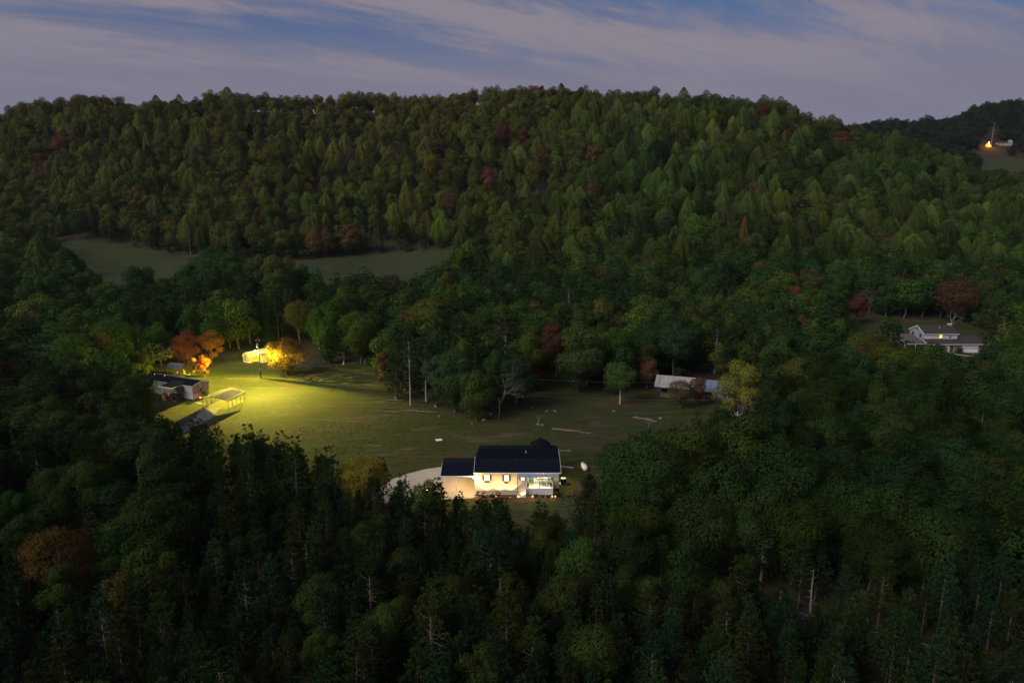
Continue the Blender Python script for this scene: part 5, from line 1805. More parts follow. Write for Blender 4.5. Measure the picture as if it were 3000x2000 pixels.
hero('bare_tree', 1690, 1000, 15.0, (0.15, 0.135, 0.03), 'airy yellow-green tree with pale branches in front of the barn end', shape=3, wide=1.25, bark=PALEBARK)
hero('broadleaf_tree', 1694, 990, 15.5, (0.150, 0.155, 0.026), 'bright yellow-green rounded tree behind the airy one at the barn end', shape=3, wide=0.95, bark=PALEBARK)
hero('broadleaf_tree', 1888, 848, 15.5, (0.055, 0.125, 0.018), 'bright green full tree left of the split-level house yard', shape=0, wide=1.0)
hero('broadleaf_tree', 1966, 745, 12.0, (0.10, 0.040, 0.028), 'dull red tree at the upper left corner of the right-hand yard', shape=1, wide=0.95)
hero('broadleaf_tree', 2190, 742, 17.0, (0.085, 0.045, 0.026), 'dark brown spreading tree behind the split-level house', shape=2, wide=1.1)
hero('bare_tree', 2185, 752, 9.0, (0.1, 0.1, 0.09), 'pale grey bare tree above the split-level house chimney', shape=1, wide=1.1, bark=PALEBARK)
hero('broadleaf_tree', 2062, 715, 14.0, (0.08, 0.05, 0.024), 'brown tree at the top of the right-hand yard', shape=3, wide=1.0)
hero('broadleaf_tree', 2110, 862, 8.0, (0.035, 0.075, 0.02), 'green tree in front of the split-level house, hiding its lower floor', shape=5, wide=1.2)
hero('broadleaf_tree', 2152, 838, 6.5, (0.032, 0.060, 0.02), 'small dark green tree just before the lit yellow window', shape=3, wide=1.0)
hero('broadleaf_tree', 2075, 850, 7.0, (0.05, 0.085, 0.02), 'green tree left of the split-level house porch roof', shape=1, wide=1.1)
hero('broadleaf_tree', 985, 812, 17.5, (0.105, 0.105, 0.022), 'large round yellow-green tree in the middle of the wood belt', shape=2, wide=1.08)
hero('bare_tree', 684, 742, 17.0, (0.06, 0.06, 0.03), 'bare white-branched dead tree crown above the belt left of centre', shape=0, wide=1.0, bark=PALEBARK)
hero('broadleaf_tree', 690, 790, 15.0, (0.085, 0.085, 0.022), 'olive tree just below the bare white-branched crown', shape=4, wide=0.95)
hero('tulip_tree', 474, 795, 15.0, (0.085, 0.095, 0.03), 'pale green pointed tree behind the dark red-brown tree', shape=1, wide=0.95)
hero('broadleaf_tree', 490, 704, 25.0, (0.032, 0.072, 0.018), 'large rounded deep green tree standing against the far meadow', shape=2, wide=0.85)
for px, py, H, c, l, sh in ((445, 712, 20, (0.03, 0.06, 0.017), 'dark green tree at the left foot of the large tree before the meadow', 1), (545, 706, 23.5, (0.036, 0.072, 0.018), 'green tree at the right foot of the large tree before the meadow', 4),
                           (600, 712, 23, (0.045, 0.075, 0.02), 'middle green tree of the row hiding the meadow, second right of the large one', 3), (645, 716, 24, (0.075, 0.085, 0.022), 'olive tree of the row hiding the meadow, left of the bare white crown', 0)):
    hero('broadleaf_tree', px, py, H, c, l, shape=sh, wide=0.85)
hero('broadleaf_tree', 905, 716, 15.5, (0.05, 0.055, 0.03), 'grey-brown thin-crowned tree jutting into the right part of the meadow', shape=4, wide=1.1)
hero('broadleaf_tree', 325, 712, 19.0, (0.028, 0.062, 0.018), 'rounded dark green tree before the left part of the meadow', shape=0, wide=1.0)
hero('bare_tree', 1388, 1210, 9.6, (0.08, 0.05, 0.03), 'brown bare tree at the right edge of the house lawn', shape=2, wide=1.25, bark=GREYBARK)
hero('cedar_tree', 1352, 1220, 8.8, (0.018, 0.028, 0.013), 'black-green cedar shading the right edge of the house lawn', shape=2, wide=1.3)
for px, py, H, c, l, sh, w in ((1478, 1225, 15.0, (0.026, 0.052, 0.013), 'big dark green tree right of the lawn, its crown nearest the bare tree', 2, 1.0),
                               (1560, 1185, 15.5, (0.040, 0.060, 0.012), 'big olive green tree in the middle of the dark right-hand stand', 0, 1.05),
                               (1652, 1260, 13.0, (0.022, 0.046, 0.012), 'dark green tree at the lower right of the right-hand stand', 5, 1.1),
                               (1420, 1150, 10.5, (0.026, 0.054, 0.015), 'green tree behind the bare tree at the field edge', 1, 1.1),
                               (1700, 1165, 15.0, (0.036, 0.056, 0.012), 'olive crowned tree above the darkest part of the right-hand wood', 3, 1.15),
                               (1790, 1230, 14.0, (0.020, 0.042, 0.012), 'deep green tree far right of the right-hand stand', 2, 1.05)):
    hero('broadleaf_tree', px, py, H, c, l, shape=sh, wide=w)  # leaf colours of this stand darkened in place of vignette shade
hero('dead_pine', 332, 1208, 9.5, DEEP, 'pale dead pine trunk with broken twigs in the left foreground wood', shape=0, bark=GREYBARK)
hero('dead_pine', 757, 1100, 5.5, DEEP, 'slim white dead stem left of the golden olive tree', shape=1, bark=PALEBARK)
hero('dead_pine', 2035, 1172, 7.5, DEEP, 'pale dead forked stem in the dark wood on the right', shape=2, bark=GREYBARK)
hero('bare_tree', 1490, 985, 3.2, DEEP, 'short white forked snag at the right end of the field below the logs', shape=0, bark=PALEBARK)
hero('broadleaf_tree', 152, 1395, 10.5, (0.070, 0.044, 0.012), 'large orange-brown tree in the bottom left wood', shape=2, wide=0.95, bark=GREYBARK)
hero('broadleaf_tree', 300, 1470, 8.5, (0.055, 0.045, 0.014), 'dull olive-brown rounded tree in the bottom left wood', shape=5, wide=0.85)
hero('bare_tree', 565, 1600, 6.5, (0.09, 0.06, 0.03), 'leafless pale twiggy tree at the bottom edge, left of centre', shape=1, wide=1.0, bark=GREYBARK)
hero('bare_tree', 2275, 1370, 8.0, (0.05, 0.05, 0.03), 'grey leafless tree in the dark bottom right wood', shape=0, bark=GREYBARK)
hero('dead_pine', 1150, 1460, 7.0, DEEP, 'grey dead pine at the bottom centre of the wood', shape=2, bark=GREYBARK)
hero('dead_pine', 1855, 1460, 8.0, DEEP, 'pale dead pine in the bottom right of the wood', shape=0, bark=GREYBARK)
# the hillside
for px, py, H, c, l, kn, sh, w in ((1155, 352, 22, (0.095, 0.042, 0.032), 'dull red tree high on the hillside, left of a smaller red one', 'broadleaf_tree', 4, .7),
                                   (1203, 338, 15, (0.12, 0.042, 0.028), 'small bright red tree high on the hillside', 'broadleaf_tree', 1, .8),
                                   (790, 385, 20, (0.13, 0.10, 0.085), 'greyish bare tree on the hillside left of centre', 'bare_tree', 3, 1.0),
                                   (935, 520, 27, (0.125, 0.13, 0.02), 'slender yellow-green tree with long bare stem above the meadow', 'tulip_tree', 3, .8),
                                   (1043, 515, 22, (0.085, 0.055, 0.03), 'broad brown tree at the foot of the hill above the meadow', 'broadleaf_tree', 2, .85),
                                   (990, 425, 22, (0.15, 0.13, 0.02), 'yellow-green round tree on the middle of the hillside', 'broadleaf_tree', 0, .7),
                                   (1142, 580, 22, (0.10, 0.075, 0.03), 'tall open tree with brown stems at the right end of the meadow', 'bare_tree', 3, .9),
                                   (1705, 590, 19, (0.13, 0.075, 0.022), 'narrow orange tree on the right part of the hillside', 'tulip_tree', 4, .62),
                                   (462, 400, 22, (0.085, 0.095, 0.05), 'pale grey-green broad tree on the left hillside', 'broadleaf_tree', 5, .85),
                                   (1330, 232, 19, (0.085, 0.055, 0.035), 'brownish spreading tree breaking the ridge line right of centre', 'broadleaf_tree', 0, .95),
                                   (130, 250, 19, (0.03, 0.04, 0.018), 'dark spreading tree on the left end of the ridge', 'broadleaf_tree', 2, 1.1)):
    hero(kn, px, py, H, c, l, shape=sh, wide=w, room=4.0, bark=GREYBARK if kn == 'bare_tree' else BARK)

# ------------------------------------------------------------------ the woods
# outlines of what must stay open to view (as in the photograph)
OPEN_VIEW = [
    [(1645, 850), (1745, 850), (1752, 935), (1645, 935)],
    [(392, 778), (525, 772), (530, 850), (470, 865), (395, 850)], [(612, 775), (660, 765), (720, 775), (725, 858), (620, 860)],
    [(345, 950), (350, 872), (400, 850), (470, 855), (525, 835), (560, 795), (575, 770), (615, 770), (640, 805), (700, 850), (790, 838), (850, 850), (885, 895), (935, 930), (1010, 945), (1080, 975),
     (1150, 965), (1235, 940), (1240, 890), (1290, 890), (1390, 918), (1480, 898), (1500, 862), (1530, 858), (1690, 885), (1685, 900), (1600, 920), (1590, 985), (1500, 992), (1400, 1030), (1352, 1060), (1335, 1150),
     (1315, 1192), (1190, 1152), (1065, 1136), (1030, 1103), (960, 1100), (925, 1085), (880, 1060), (780, 1045), (650, 1015), (560, 992), (480, 972), (430, 977)],
    [(148, 556), (230, 562), (330, 582), (425, 590), (440, 600), (430, 610), (372, 624), (340, 606), (292, 640), (245, 650), (215, 622)],
    [(690, 602), (800, 592), (1030, 580), (1008, 602), (952, 638), (900, 624), (830, 620), (780, 624), (700, 608)],
    [(1950, 760), (1962, 716), (2030, 742), (2085, 748), (2100, 738), (2190, 738), (2262, 790), (2290, 815), (2250, 818), (2200, 806), (2180, 795), (2110, 782), (2060, 770), (1990, 762)],
    [(2252, 345), (2250, 318), (2270, 314), (2272, 292), (2284, 292), (2288, 318), (2320, 322), (2318, 342), (2285, 340)],
    [(2228, 380), (2300, 370), (2420, 370), (2500, 388), (2300, 386)],
    [(2312, 868), (2330, 872), (2352, 892), (2352, 905)],
]
ROADS = [([(2, 86.5), (21.9, 76.8), (30, 71.8), (38.3, 67.1), (43.7, 64.8), (48.4, 62), (70, 52), (110, 36)], 1.9),
         ([(-21.5, 108.0), (-21.0, 103.0), (-17, 98.5), (-11, 95.5), (-3, 92.0), (6, 86), (14, 81.5)], 0.9),
         ([(-68.5, 145.5), (-68.5, 141.0), (-69.0, 136), (-72, 128)], 2.6),
         ([(118, 196), (126, 178), (131.5, 169), (136, 160)], 2.4),
         ([(157.5, 212.5), (157, 221), (152, 227)], 3)]


def seg_dist(x, y, pts):
    best = np.full(np.shape(x), 1e9)
    for (ax, ay), (bx_, by_) in zip(pts[:-1], pts[1:]):
        dx, dy = bx_ - ax, by_ - ay
        t = np.clip(((x - ax) * dx + (y - ay) * dy) / (dx * dx + dy * dy), 0, 1)
        best = np.minimum(best, np.hypot(x - ax - t * dx, y - ay - t * dy))
    return best


def lattice(y0, y1, step, pad=0.12):
    out = []
    y = y0
    r_ = 0
    while y < y1:
        hw = (0.75 + pad) * (y * CP + 12) + 6
        xs = np.arange(-hw, hw, step) + (step / 2 if r_ % 2 else 0)
        out.append(np.stack([xs, np.full(len(xs), y)], 1))
        y += step * 0.87
        r_ += 1
    p = np.concatenate(out)
    return p + RNG.uniform(-0.36, 0.36, p.shape) * step


SITES = []       # kind, x, y, H, colour, wide, shape zone


def tone(base, jit=0.18):
    c = np.array(base) * (1 + RNG.normal(0, jit)) * (1 + RNG.normal(0, 0.07, 3))
    return tuple(np.clip(c, 0.004, 0.6))


def sow(pts, zone):
    x, y = pts[:, 0], pts[:, 1]
    z = terrain(x, y)
    px, py = proj(x, y, z)
    ok = np.ones(len(x), bool)
    for poly in (FIELD, YARD, BARNYARD):
        ok &= ~(inpoly(px, py, poly) & (y < 330))
    ok &= ~(inpoly(px, py, MEADOW) & (y > 240) & (y < 520))
    ok &= ~(inpoly(px, py, FARLAWN) & (y > 560))
    for pts_, w in ROADS:
        ok &= seg_dist(x, y, pts_) > w
    for hx, hy, hr in HERO:
        ok &= np.hypot(x - hx, y - hy) > hr * (1.0 if zone != 'hill' else 1.6)
    ok &= ~((x > 121) & (x < 150) & (y > 206) & (y < 222))
    return x[ok], y[ok], z[ok], px[ok], py[ok]


def blocked(px_top, py_top, px0, py0, halfw):
    for poly in OPEN_VIEW:
        xs = np.array([px_top, px_top - halfw, px_top + halfw, px_top - halfw * 0.8, px_top + halfw * 0.8])
        hh = py0 - py_top
        ys = np.array([py_top, py_top + hh * 0.35, py_top + hh * 0.35, py_top + hh * 0.65, py_top + hh * 0.65])
        if inpoly(xs, ys, poly).any():
            return True
    return False


def place(kind, x, y, z, H, wide, col, crown_w):
    for f in (1.0, 0.8, 0.62, 0.48):
        h_ = H * f
        a, b = proj(x, y, z + h_)
        c, d = proj(x, y, z)
        dist = math.hypot(x, y)
        hw = crown_w * f * FPX / max(30, dist)
        if not blocked(float(a), float(b), float(c), float(d), hw):
            SITES.append((kind, x, y, z, h_, wide, col, dist))
            return


def smooth_noise(x, y, s, k):
    return math.sin(x / s + 1.7 * math.sin(y / s * 0.8 + k)) * math.cos(y / s * 1.1 + 1.3 * math.sin(x / s * 0.7 + 2 * k))


# the near wood: cedars and scrub pines, broadleaf on the right; vignette darkness put into leaf colours
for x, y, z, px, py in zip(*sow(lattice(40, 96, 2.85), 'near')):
    u = RNG.uniform()
    leafy = px > 1330 and py < 1420 or px < 420 and 0.5 < smooth_noise(x, y, 14, 1.0)
    if leafy and u < 0.30:
        place('broadleaf_tree', x, y, z, RNG.uniform(8, 12.5), RNG.uniform(0.9, 1.15), tone(((0.019, 0.042, 0.010), (0.026, 0.044, 0.010), (0.016, 0.036, 0.013), (0.023, 0.040, 0.011))[int(RNG.integers(4))], 0.25), 3.8)
    elif leafy and u < 0.62:
        continue
    elif u < 0.50:
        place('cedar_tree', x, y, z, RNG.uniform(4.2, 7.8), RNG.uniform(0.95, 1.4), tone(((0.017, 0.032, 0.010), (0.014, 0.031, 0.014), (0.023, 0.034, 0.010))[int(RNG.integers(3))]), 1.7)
    elif u < 0.93:
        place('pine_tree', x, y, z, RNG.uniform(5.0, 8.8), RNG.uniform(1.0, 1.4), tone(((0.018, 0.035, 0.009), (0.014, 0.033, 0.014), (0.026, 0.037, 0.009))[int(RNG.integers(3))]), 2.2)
    elif u < 0.945:
        place('dead_pine', x, y, z, RNG.uniform(4, 6.5), 1.0, (0, 0, 0), 0.6)
    else:
        place('broadleaf_tree', x, y, z, RNG.uniform(6, 9), 0.9, tone((0.034, 0.052, 0.012)), 2.6)
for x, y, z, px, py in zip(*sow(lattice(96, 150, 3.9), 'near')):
    u = RNG.uniform()
    if px > 1330 and u < 0.55:
        if u < 0.4:
            place('broadleaf_tree', x, y, z, RNG.uniform(9, 13), RNG.uniform(0.85, 1.1), tone(((0.019, 0.042, 0.010), (0.026, 0.045, 0.010), (0.016, 0.036, 0.013), (0.026, 0.046, 0.011))[int(RNG.integers(4))], 0.25), 4.0)
    elif px < 420 and u < 0.5:
        if u < 0.36:
            place('broadleaf_tree', x, y, z, RNG.uniform(9, 13), RNG.uniform(0.9, 1.15), tone((0.028, 0.046, 0.014)), 4.2)
    elif u < 0.74:
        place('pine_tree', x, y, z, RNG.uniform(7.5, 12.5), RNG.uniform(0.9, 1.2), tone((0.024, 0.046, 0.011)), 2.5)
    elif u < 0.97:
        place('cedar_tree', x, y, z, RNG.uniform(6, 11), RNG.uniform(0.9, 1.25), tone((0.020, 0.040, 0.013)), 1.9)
    else:
        place('dead_pine', x, y, z, RNG.uniform(6, 9), 1.0, (0, 0, 0), 0.6)
# the belt between the field and the hill
for x, y, z, px, py in zip(*sow(lattice(150, 305, 6.3), 'belt')):
    u = RNG.uniform()
    n_ = smooth_noise(x, y, 22, 0.4)
    conif = 0.34 + 0.22 * n_ + (0.12 if 820 < px < 1450 else 0)
    if u < conif * 0.55:
        place('pine_tree', x, y, z, RNG.uniform(11, 17.5), RNG.uniform(1.15, 1.6), tone((0.028, 0.056, 0.017)), 4.0)
    elif u < conif:
        place('cedar_tree', x, y, z, RNG.uniform(8, 14), RNG.uniform(1.1, 1.5), tone((0.026, 0.054, 0.018)), 2.8)
    elif u < 0.94:
        v = RNG.uniform()
        col = (0.036, 0.072, 0.016) if v < 0.5 else (0.062, 0.086, 0.016) if v < 0.76 else (0.027, 0.056, 0.020) if v < 0.93 else (0.088, 0.082, 0.020) if v < 0.985 else (0.085, 0.048, 0.024)
        place('broadleaf_tree', x, y, z, RNG.uniform(10.5, 17), RNG.uniform(0.8, 1.1), tone(col), 4.9)
    elif u < 0.965 and y > 225:
        place('bare_tree', x, y, z, RNG.uniform(9, 14), 1.0, tone((0.08, 0.07, 0.035)), 2.5)
# the hillside
for x, y, z, px, py in zip(*sow(lattice(305, 700, 9.8), 'hill')):
    if px > 2560 or px < -230:
        continue
    # nothing behind the crest, where it cannot be seen
    cr = np.interp(px, [-230, 0, 800, 1400, 1700, 2000, 2300, 2560], [655, 655, 672, 645, 610, 575, 520, 520])
    if y > cr:
        continue
    u = RNG.uniform()
    el = float(np.clip((y - 300) / 320, 0, 1))
    right = float(np.clip((px - 1150) / 350, 0, 1))
    yellow = 0.20 + 0.62 * el * (1 - 0.75 * right) + 0.14 * smooth_noise(x, y, 45, 2.0)
    a = np.array((0.036, 0.080, 0.018))
    b = np.array((0.122, 0.108, 0.022))
    base = a * (1 - yellow) + b * yellow
    ridge = y > cr - 75
    ptul = 0.24 + 0.30 * right + 0.06 * el
    if ridge:
        ptul = 0.04
    if u < ptul:
        place('tulip_tree', x, y, z, RNG.uniform(12.5, 22), RNG.uniform(0.95, 1.5), tone(base, 0.32), 5.0)
    elif u < 0.90 or ridge:
        v = RNG.uniform()
        col = base * (0.82 if ridge else 0.92)
        if v > 0.99:
            col = np.array((0.115, 0.046, 0.028))
        elif v > 0.93:
            col = np.array((0.092, 0.066, 0.026))
        place('broadleaf_tree', x, y, z, RNG.uniform(10.5, 19.5) - (1.5 if ridge else 0), RNG.uniform(0.75, 1.15), tone(col, 0.27), 6.0)
    elif u < 0.975:
        place('pine_tree', x, y, z, RNG.uniform(13, 18), RNG.uniform(1.0, 1.4), tone((0.036, 0.058, 0.024)), 3.8)
    else:
        place('bare_tree', x, y, z, RNG.uniform(12, 18), 0.9, tone((0.09, 0.075, 0.05)), 3.0)

# young growth under and in front of the big trees
for x, y, z, px, py in zip(*sow(lattice(150, 390, 7.6), 'under')):
    if px > 2500 or px < -160:
        continue
    place('sapling', x, y, z, RNG.uniform(3.5, 8.0), RNG.uniform(1.0, 1.5), tone((0.034, 0.060, 0.016) if RNG.uniform() < 0.93 else (0.075, 0.052, 0.022), 0.25), 2.6)
LABEL = {
    'cedar_tree': ('feathery pointed cedar', 'cedars', 'cedar'),
    'pine_tree': ('open-branched scrub pine', 'scrub pines', 'pine'),
    'broadleaf_tree': ('rounded leafy tree', 'leafy trees', 'tree'),
    'tulip_tree': ('tall pointed leafy tree', 'pointed trees', 'tree'),
    'bare_tree': ('half-leafless grey-branched tree', 'half-bare trees', 'tree'),
    'dead_pine': ('thin grey dead pine stem', 'dead pines', 'dead tree'),
}


def whereabouts(x, y):
    """Which wood a tree stands in, said by what is near it."""
    u = 1176 + FPX * x / (y * CP + 10)
    if y < 98:
        if u < 470:
            return 'in the near wood around the orange-brown tree'
        if u < 930:
            return 'in the near wood below the golden olive tree'
        if u < 1340:
            return 'in the near wood in front of the white house'
        return 'in the dark near wood along the valley road'
    if y < 152:
        if u < 420:
            return 'in the dark wood left of the mobile home'
        if u < 940:
            return 'in the wood between gravel drive and golden olive tree'
        if u < 1750:
            return 'in the wood right of the propane tank and lawn'
        return 'in the wood below the split-level house'
    if y < 232:
        if u < 380:
            return 'in the wood beyond the mobile home roof'
        if u < 860:
            return 'in the wood edge behind the two sheds'
        if u < 1300:
            return 'in the stand behind the white-trunked pine'
        if u < 1760:
            return 'in the wood behind the long barn'
        return 'in the wood around the split-level house'
    if y < 305:
        if u < 1040:
            return 'in the belt of woods before the meadow'
        return 'in the wood belt at the hill foot'
    return 'on the hillside above the meadow' if u < 1060 else 'on the hillside above the long barn' if u < 1760 else 'on the hillside above the split-level house'


def shade(col):
    r_, g_, b_ = col
    if r_ > 1.25 * g_:
        return 'brownish'
    if r_ > 0.78 * g_:
        return 'olive'
    return 'deep green' if g_ < 0.05 else 'green'


LIMIT = {'cedar_tree': 300, 'pine_tree': 300, 'broadleaf_tree': 235, 'tulip_tree': 280, 'bare_tree': 60, 'dead_pine': 24}
mass = [s for s in SITES if s[0] == 'sapling']
for kind in LABEL:
    S_ = [s for s in SITES if s[0] == kind]
    def seen(s):
        a, b = proj(s[1], s[2], s[3] + s[4])
        inside = -40 < float(a) < 2392 and float(b) < 1590
        return (s[4] / s[7]) * (1.0 if inside else 0.05)
    S_.sort(key=seen, reverse=True)
    lab, grp, cat = LABEL[kind]
    for s in S_[:LIMIT[kind]]:
        bark = BARK
        if kind in ('dead_pine', 'bare_tree'):
            bark = (GREYBARK, GREYBARK, DEADWOOD)[int(RNG.integers(3))]
        elif RNG.uniform() < 0.25:
            bark = GREYBARK
        place_ = whereabouts(s[1], s[2])
        tint_ = shade(s[6]) + ' ' if kind != 'dead_pine' else ''
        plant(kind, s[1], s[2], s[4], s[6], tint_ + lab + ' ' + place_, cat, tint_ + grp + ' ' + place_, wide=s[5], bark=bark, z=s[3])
    mass += S_[LIMIT[kind]:]

# everything farther or smaller than those: one mass of real trees
LITE = {
    'broadleaf_tree': (14.0, [broadleaf(60 + s, 14, 5.0 + 0.4 * (s % 3), .10, 8 + s, 2600, 0.52, limbs=3, rough=0.13) for s in range(8)]),
    'tulip_tree': (22.0, [poplar(70 + s, 22, 4.7 + 0.5 * (s % 3), .12, 2400, 0.66, flutes=5 + s % 3, peak=1.5 + 0.17 * s) for s in range(7)]),
    'cedar_tree': (9.0, [cedar(80 + s, 9, 2.2, 2600, 0.44) for s in range(4)]),
    'pine_tree': (12.0, [pine(90 + s, 12, 2.8, .24, 10, 0.48, per=11, dead=0) for s in range(4)]),
    'bare_tree': (10.0, [bare(100 + s, 10, .42, 3, 3, 0.5) for s in range(2)]),
    'dead_pine': (11.0, [snag(110)]),
}
LITE['sapling'] = (7.0, [broadleaf(120 + s, 7, 3.0, .02, 6, 700, 0.40, limbs=0) for s in range(4)])
LITE_SRC = {}
src_col = bpy.data.collections.new('shapes_of_the_woods')      # never linked to the scene: only the shapes that the woods repeat
for k, (h_, gs) in sorted(LITE.items()):
    for g in gs:
        LV, LF, WV, WF = g.arrays()
        Fs = ([LF] if len(LF) else []) + ([WF + len(LV)] if len(WF) else [])
        mi = np.concatenate([np.zeros(len(LF), int), np.ones(len(WF), int)])
        me = np_mesh('woods_' + k, np.concatenate([LV, WV]), Fs, mi, mats=[LEAFINST, BARK])
        LITE_SRC.setdefault(k, []).append((me, h_))
ORDER = []
for k in LITE_SRC:
    for me, h_ in LITE_SRC[k]:
        o = bpy.data.objects.new('shape_%03d' % len(ORDER), me)
        src_col.objects.link(o)
        ORDER.append((k, h_))
IDX = {k: [i for i, q in enumerate(ORDER) if q[0] == k] for k in LITE_SRC}


def woods(name, sites):
    """A wood too large to count: one object, real trees repeated on points."""
    n = len(sites)
    me = bpy.data.meshes.new(name)
    me.vertices.add(n)
    me.vertices.foreach_set('co', np.array([(s[1], s[2], s[3]) for s in sites], np.float32).ravel())
    pick = np.array([IDX[s[0]][int(RNG.integers(len(IDX[s[0]])))] for s in sites], np.int32)
    sc_ = np.array([[s[4] / ORDER[i][1] * s[5], s[4] / ORDER[i][1] * s[5], s[4] / ORDER[i][1]] for s, i in zip(sites, pick)], np.float32)
    me.attributes.new('pick', 'INT', 'POINT').data.foreach_set('value', pick)
    me.attributes.new('size', 'FLOAT_VECTOR', 'POINT').data.foreach_set('vector', sc_.ravel())
    rot = np.zeros((n, 3), np.float32)
    rot[:, 2] = RNG.uniform(0, 6.28, n)
    rot[:, :2] = RNG.normal(0, 0.03, (n, 2))
    me.attributes.new('turn', 'FLOAT_VECTOR', 'POINT').data.foreach_set('vector', rot.ravel())
    c4 = np.ones((n, 4), np.float32)
    c4[:, :3] = [s[6] for s in sites]
    me.attributes.new('tint', 'FLOAT_COLOR', 'POINT').data.foreach_set('color', c4.ravel())
    o = bpy.data.objects.new(name, me)
    COL.objects.link(o)
    ng = bpy.data.node_groups.new(name, 'GeometryNodeTree')
    ng.interface.new_socket('Geometry', in_out='INPUT', socket_type='NodeSocketGeometry')
    ng.interface.new_socket('Geometry', in_out='OUTPUT', socket_type='NodeSocketGeometry')
    N_, L_ = ng.nodes, ng.links
    gi, go = N_.new('NodeGroupInput'), N_.new('NodeGroupOutput')
    ci = N_.new('GeometryNodeCollectionInfo')
    ci.inputs['Collection'].default_value = src_col
    ci.inputs['Separate Children'].default_value = True
    ci.inputs['Reset Children'].default_value = True
    ip = N_.new('GeometryNodeInstanceOnPoints')
    ip.inputs['Pick Instance'].default_value = True

    def att(nm, ty):
        a_ = N_.new('GeometryNodeInputNamedAttribute')
        a_.data_type = ty
        a_.inputs['Name'].default_value = nm
        return a_.outputs['Attribute']

    mp_ = N_.new('GeometryNodeMeshToPoints')
    L_.new(gi.outputs[0], mp_.inputs['Mesh'])
    L_.new(mp_.outputs['Points'], ip.inputs['Points'])
    L_.new(ci.outputs[0], ip.inputs['Instance'])
    L_.new(att('pick', 'INT'), ip.inputs['Instance Index'])
    er = N_.new('FunctionNodeEulerToRotation')
    L_.new(att('turn', 'FLOAT_VECTOR'), er.inputs[0])
    L_.new(er.outputs[0], ip.inputs['Rotation'])
    L_.new(att('size', 'FLOAT_VECTOR'), ip.inputs['Scale'])
    L_.new(ip.outputs[0], go.inputs[0])
    md = o.modifiers.new('trees', 'NODES')
    md.node_group = ng
    o['kind'] = 'stuff'
    return o


if mass:
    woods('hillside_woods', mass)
# the far hills on the right
far = []
P_ = lattice(545, 1130, 12.5, 0.10)
for x, y in P_[(P_[:, 0] > 0.42 * P_[:, 1])]:
    z = float(terrain(x, y))
    px, py = proj(x, y, z)
    if px < 1880 or px > 2640 or (inpoly([px], [py], FARLAWN)[0]):
        continue
    if float(np.interp(px, [1880, 2000, 2300, 2640], [590, 580, 525, 525])) > y:
        continue
    if y > np.interp(px, [1880, 2090, 2110, 2640], [905, 905, 1100, 1110]):
        continue
    H = RNG.uniform(11, 18)
    a, b = proj(x, y, z + H)
    if blocked(float(a), float(b), float(px), float(py), 4.5 * FPX / y):
        continue
    v = RNG.uniform()
    col = (0.020, 0.034, 0.020) if v < 0.8 else (0.036, 0.036, 0.02) if v < 0.95 else (0.05, 0.034, 0.022)
    far.append(('broadleaf_tree', x, y, z, H, RNG.uniform(0.85, 1.1), tone(col), y))
woods('distant_woods', far)
print('SITES', len(SITES), 'mass', len(mass), 'far', len(far), {k: sum(1 for s in SITES if s[0] == k) for k in LABEL})

# ------------------------------------------------------------------ the air of the valley
hz_ = MB().box(-3400, 3400, -760, 4700, -9.0, 215.0).build('haze', None)
hz_.data.materials.clear()
hm = bpy.data.materials.new('valley_air')
hm.use_nodes = True
hm.node_tree.nodes.clear()
pv = hm.node_tree.nodes.new('ShaderNodeVolumePrincipled')
pv.inputs['Color'].default_value = (0.62, 0.74, 0.95, 1)
pv.inputs['Density'].default_value = 0.000035
pv.inputs['Anisotropy'].default_value = 0.1
ho = hm.node_tree.nodes.new('ShaderNodeOutputMaterial')
hm.node_tree.links.new(pv.outputs[0], ho.inputs['Volume'])
hz_.data.materials.append(hm)
hz_['kind'] = 'stuff'

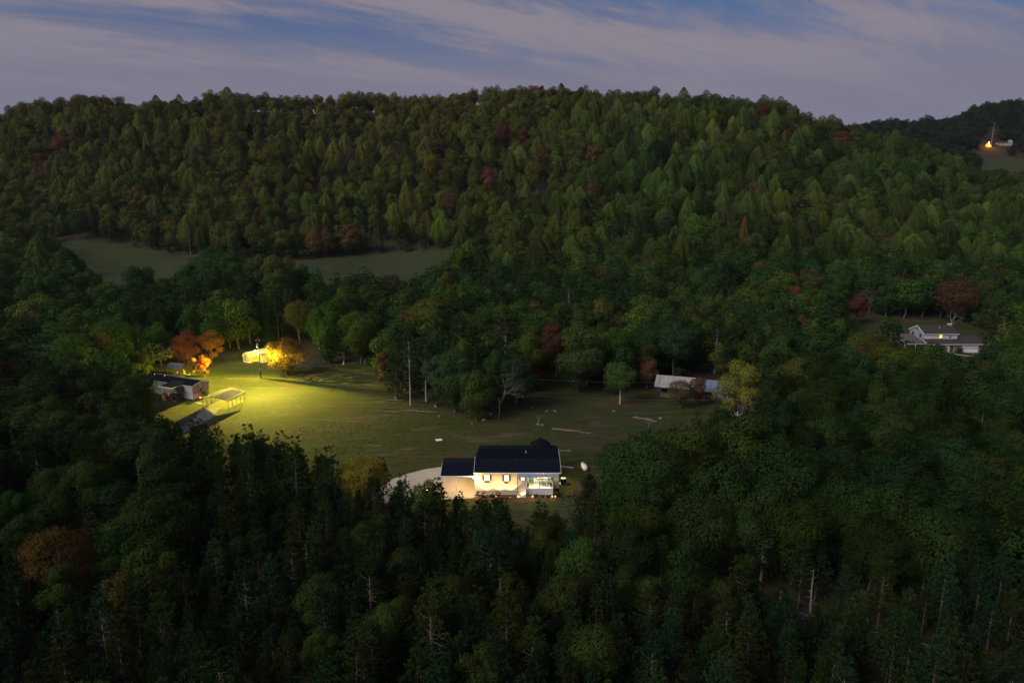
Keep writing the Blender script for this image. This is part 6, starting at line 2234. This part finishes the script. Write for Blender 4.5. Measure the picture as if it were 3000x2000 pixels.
# ------------------------------------------------------------------ rough grass of the open ground
n_ = 60000
gx_ = RNG.uniform(-100, 55, n_)
gy_ = RNG.uniform(88, 216, n_)
pxg, pyg = proj(gx_, gy_, np.zeros(n_))
ok_ = inpoly(pxg, pyg, FIELD)
ok_ &= ~((np.abs(gx_ - 0.9) < 13.5) & (gy_ > YH - 1.8) & (gy_ < YH + 11.2))
ok_ &= seg_dist(gx_, gy_, [(-8.2, 111.5), (-13.5, 112.8), (-18.5, 111.8), (-21.5, 108.0), (-22.0, 104.0)]) > 5.2
ok_ &= seg_dist(gx_, gy_, [(-69.9, 153.5), (-69.4, 150.6), (-68.5, 145.5), (-68.5, 141.0), (-69.0, 136), (-72, 128)]) > 2.2
patch = np.sin(gx_ * 0.23 + 2 * np.sin(gy_ * 0.11)) * np.sin(gy_ * 0.35 + 1.4 * np.sin(gx_ * 0.13)) + RNG.normal(0, 0.5, n_)
ok_ &= (patch + RNG.normal(0, 1.2, n_)) > 0.6
ok_ &= np.hypot(gx_ + 67.7, gy_ - 178) > 46
gx_, gy_ = gx_[ok_], gy_[ok_]
m_ = len(gx_)
hgt_ = RNG.uniform(0.03, 0.10, m_)
VV, TT = [], []
for k in range(3):
    a = RNG.uniform(0, 6.28, m_)
    w = RNG.uniform(0.05, 0.13, m_)
    bx_, by_ = gx_ + RNG.normal(0, 0.12, m_), gy_ + RNG.normal(0, 0.12, m_)
    lean_ = RNG.normal(0, 0.10, (m_, 2))
    VV.append(np.stack([np.stack([bx_ - w * np.cos(a), by_ - w * np.sin(a), np.zeros(m_)], 1), np.stack([bx_ + w * np.cos(a), by_ + w * np.sin(a), np.zeros(m_)], 1),
                        np.stack([bx_ + lean_[:, 0], by_ + lean_[:, 1], hgt_ * RNG.uniform(0.6, 1.2, m_)], 1)], 1).reshape(-1, 3))
    c_ = np.array((0.045, 0.058, 0.016)) * RNG.uniform(0.6, 1.5, (m_, 1)) + np.array((0.03, 0.012, 0.006)) * (RNG.uniform(0, 1, (m_, 1)) > 0.72)
    TT.append(np.repeat(c_, 3, axis=0))
V_ = np.concatenate(VV)
me = np_mesh('grass', V_, [np.arange(len(V_)).reshape(-1, 3)], mats=[LEAFMASS])
c4 = np.ones((len(V_), 4), np.float32)
c4[:, :3] = np.concatenate(TT)
me.color_attributes.new('tint', 'FLOAT_COLOR', 'POINT').data.foreach_set('color', c4.ravel())
go_ = bpy.data.objects.new('grass', me)
COL.objects.link(go_)
go_['kind'] = 'stuff'
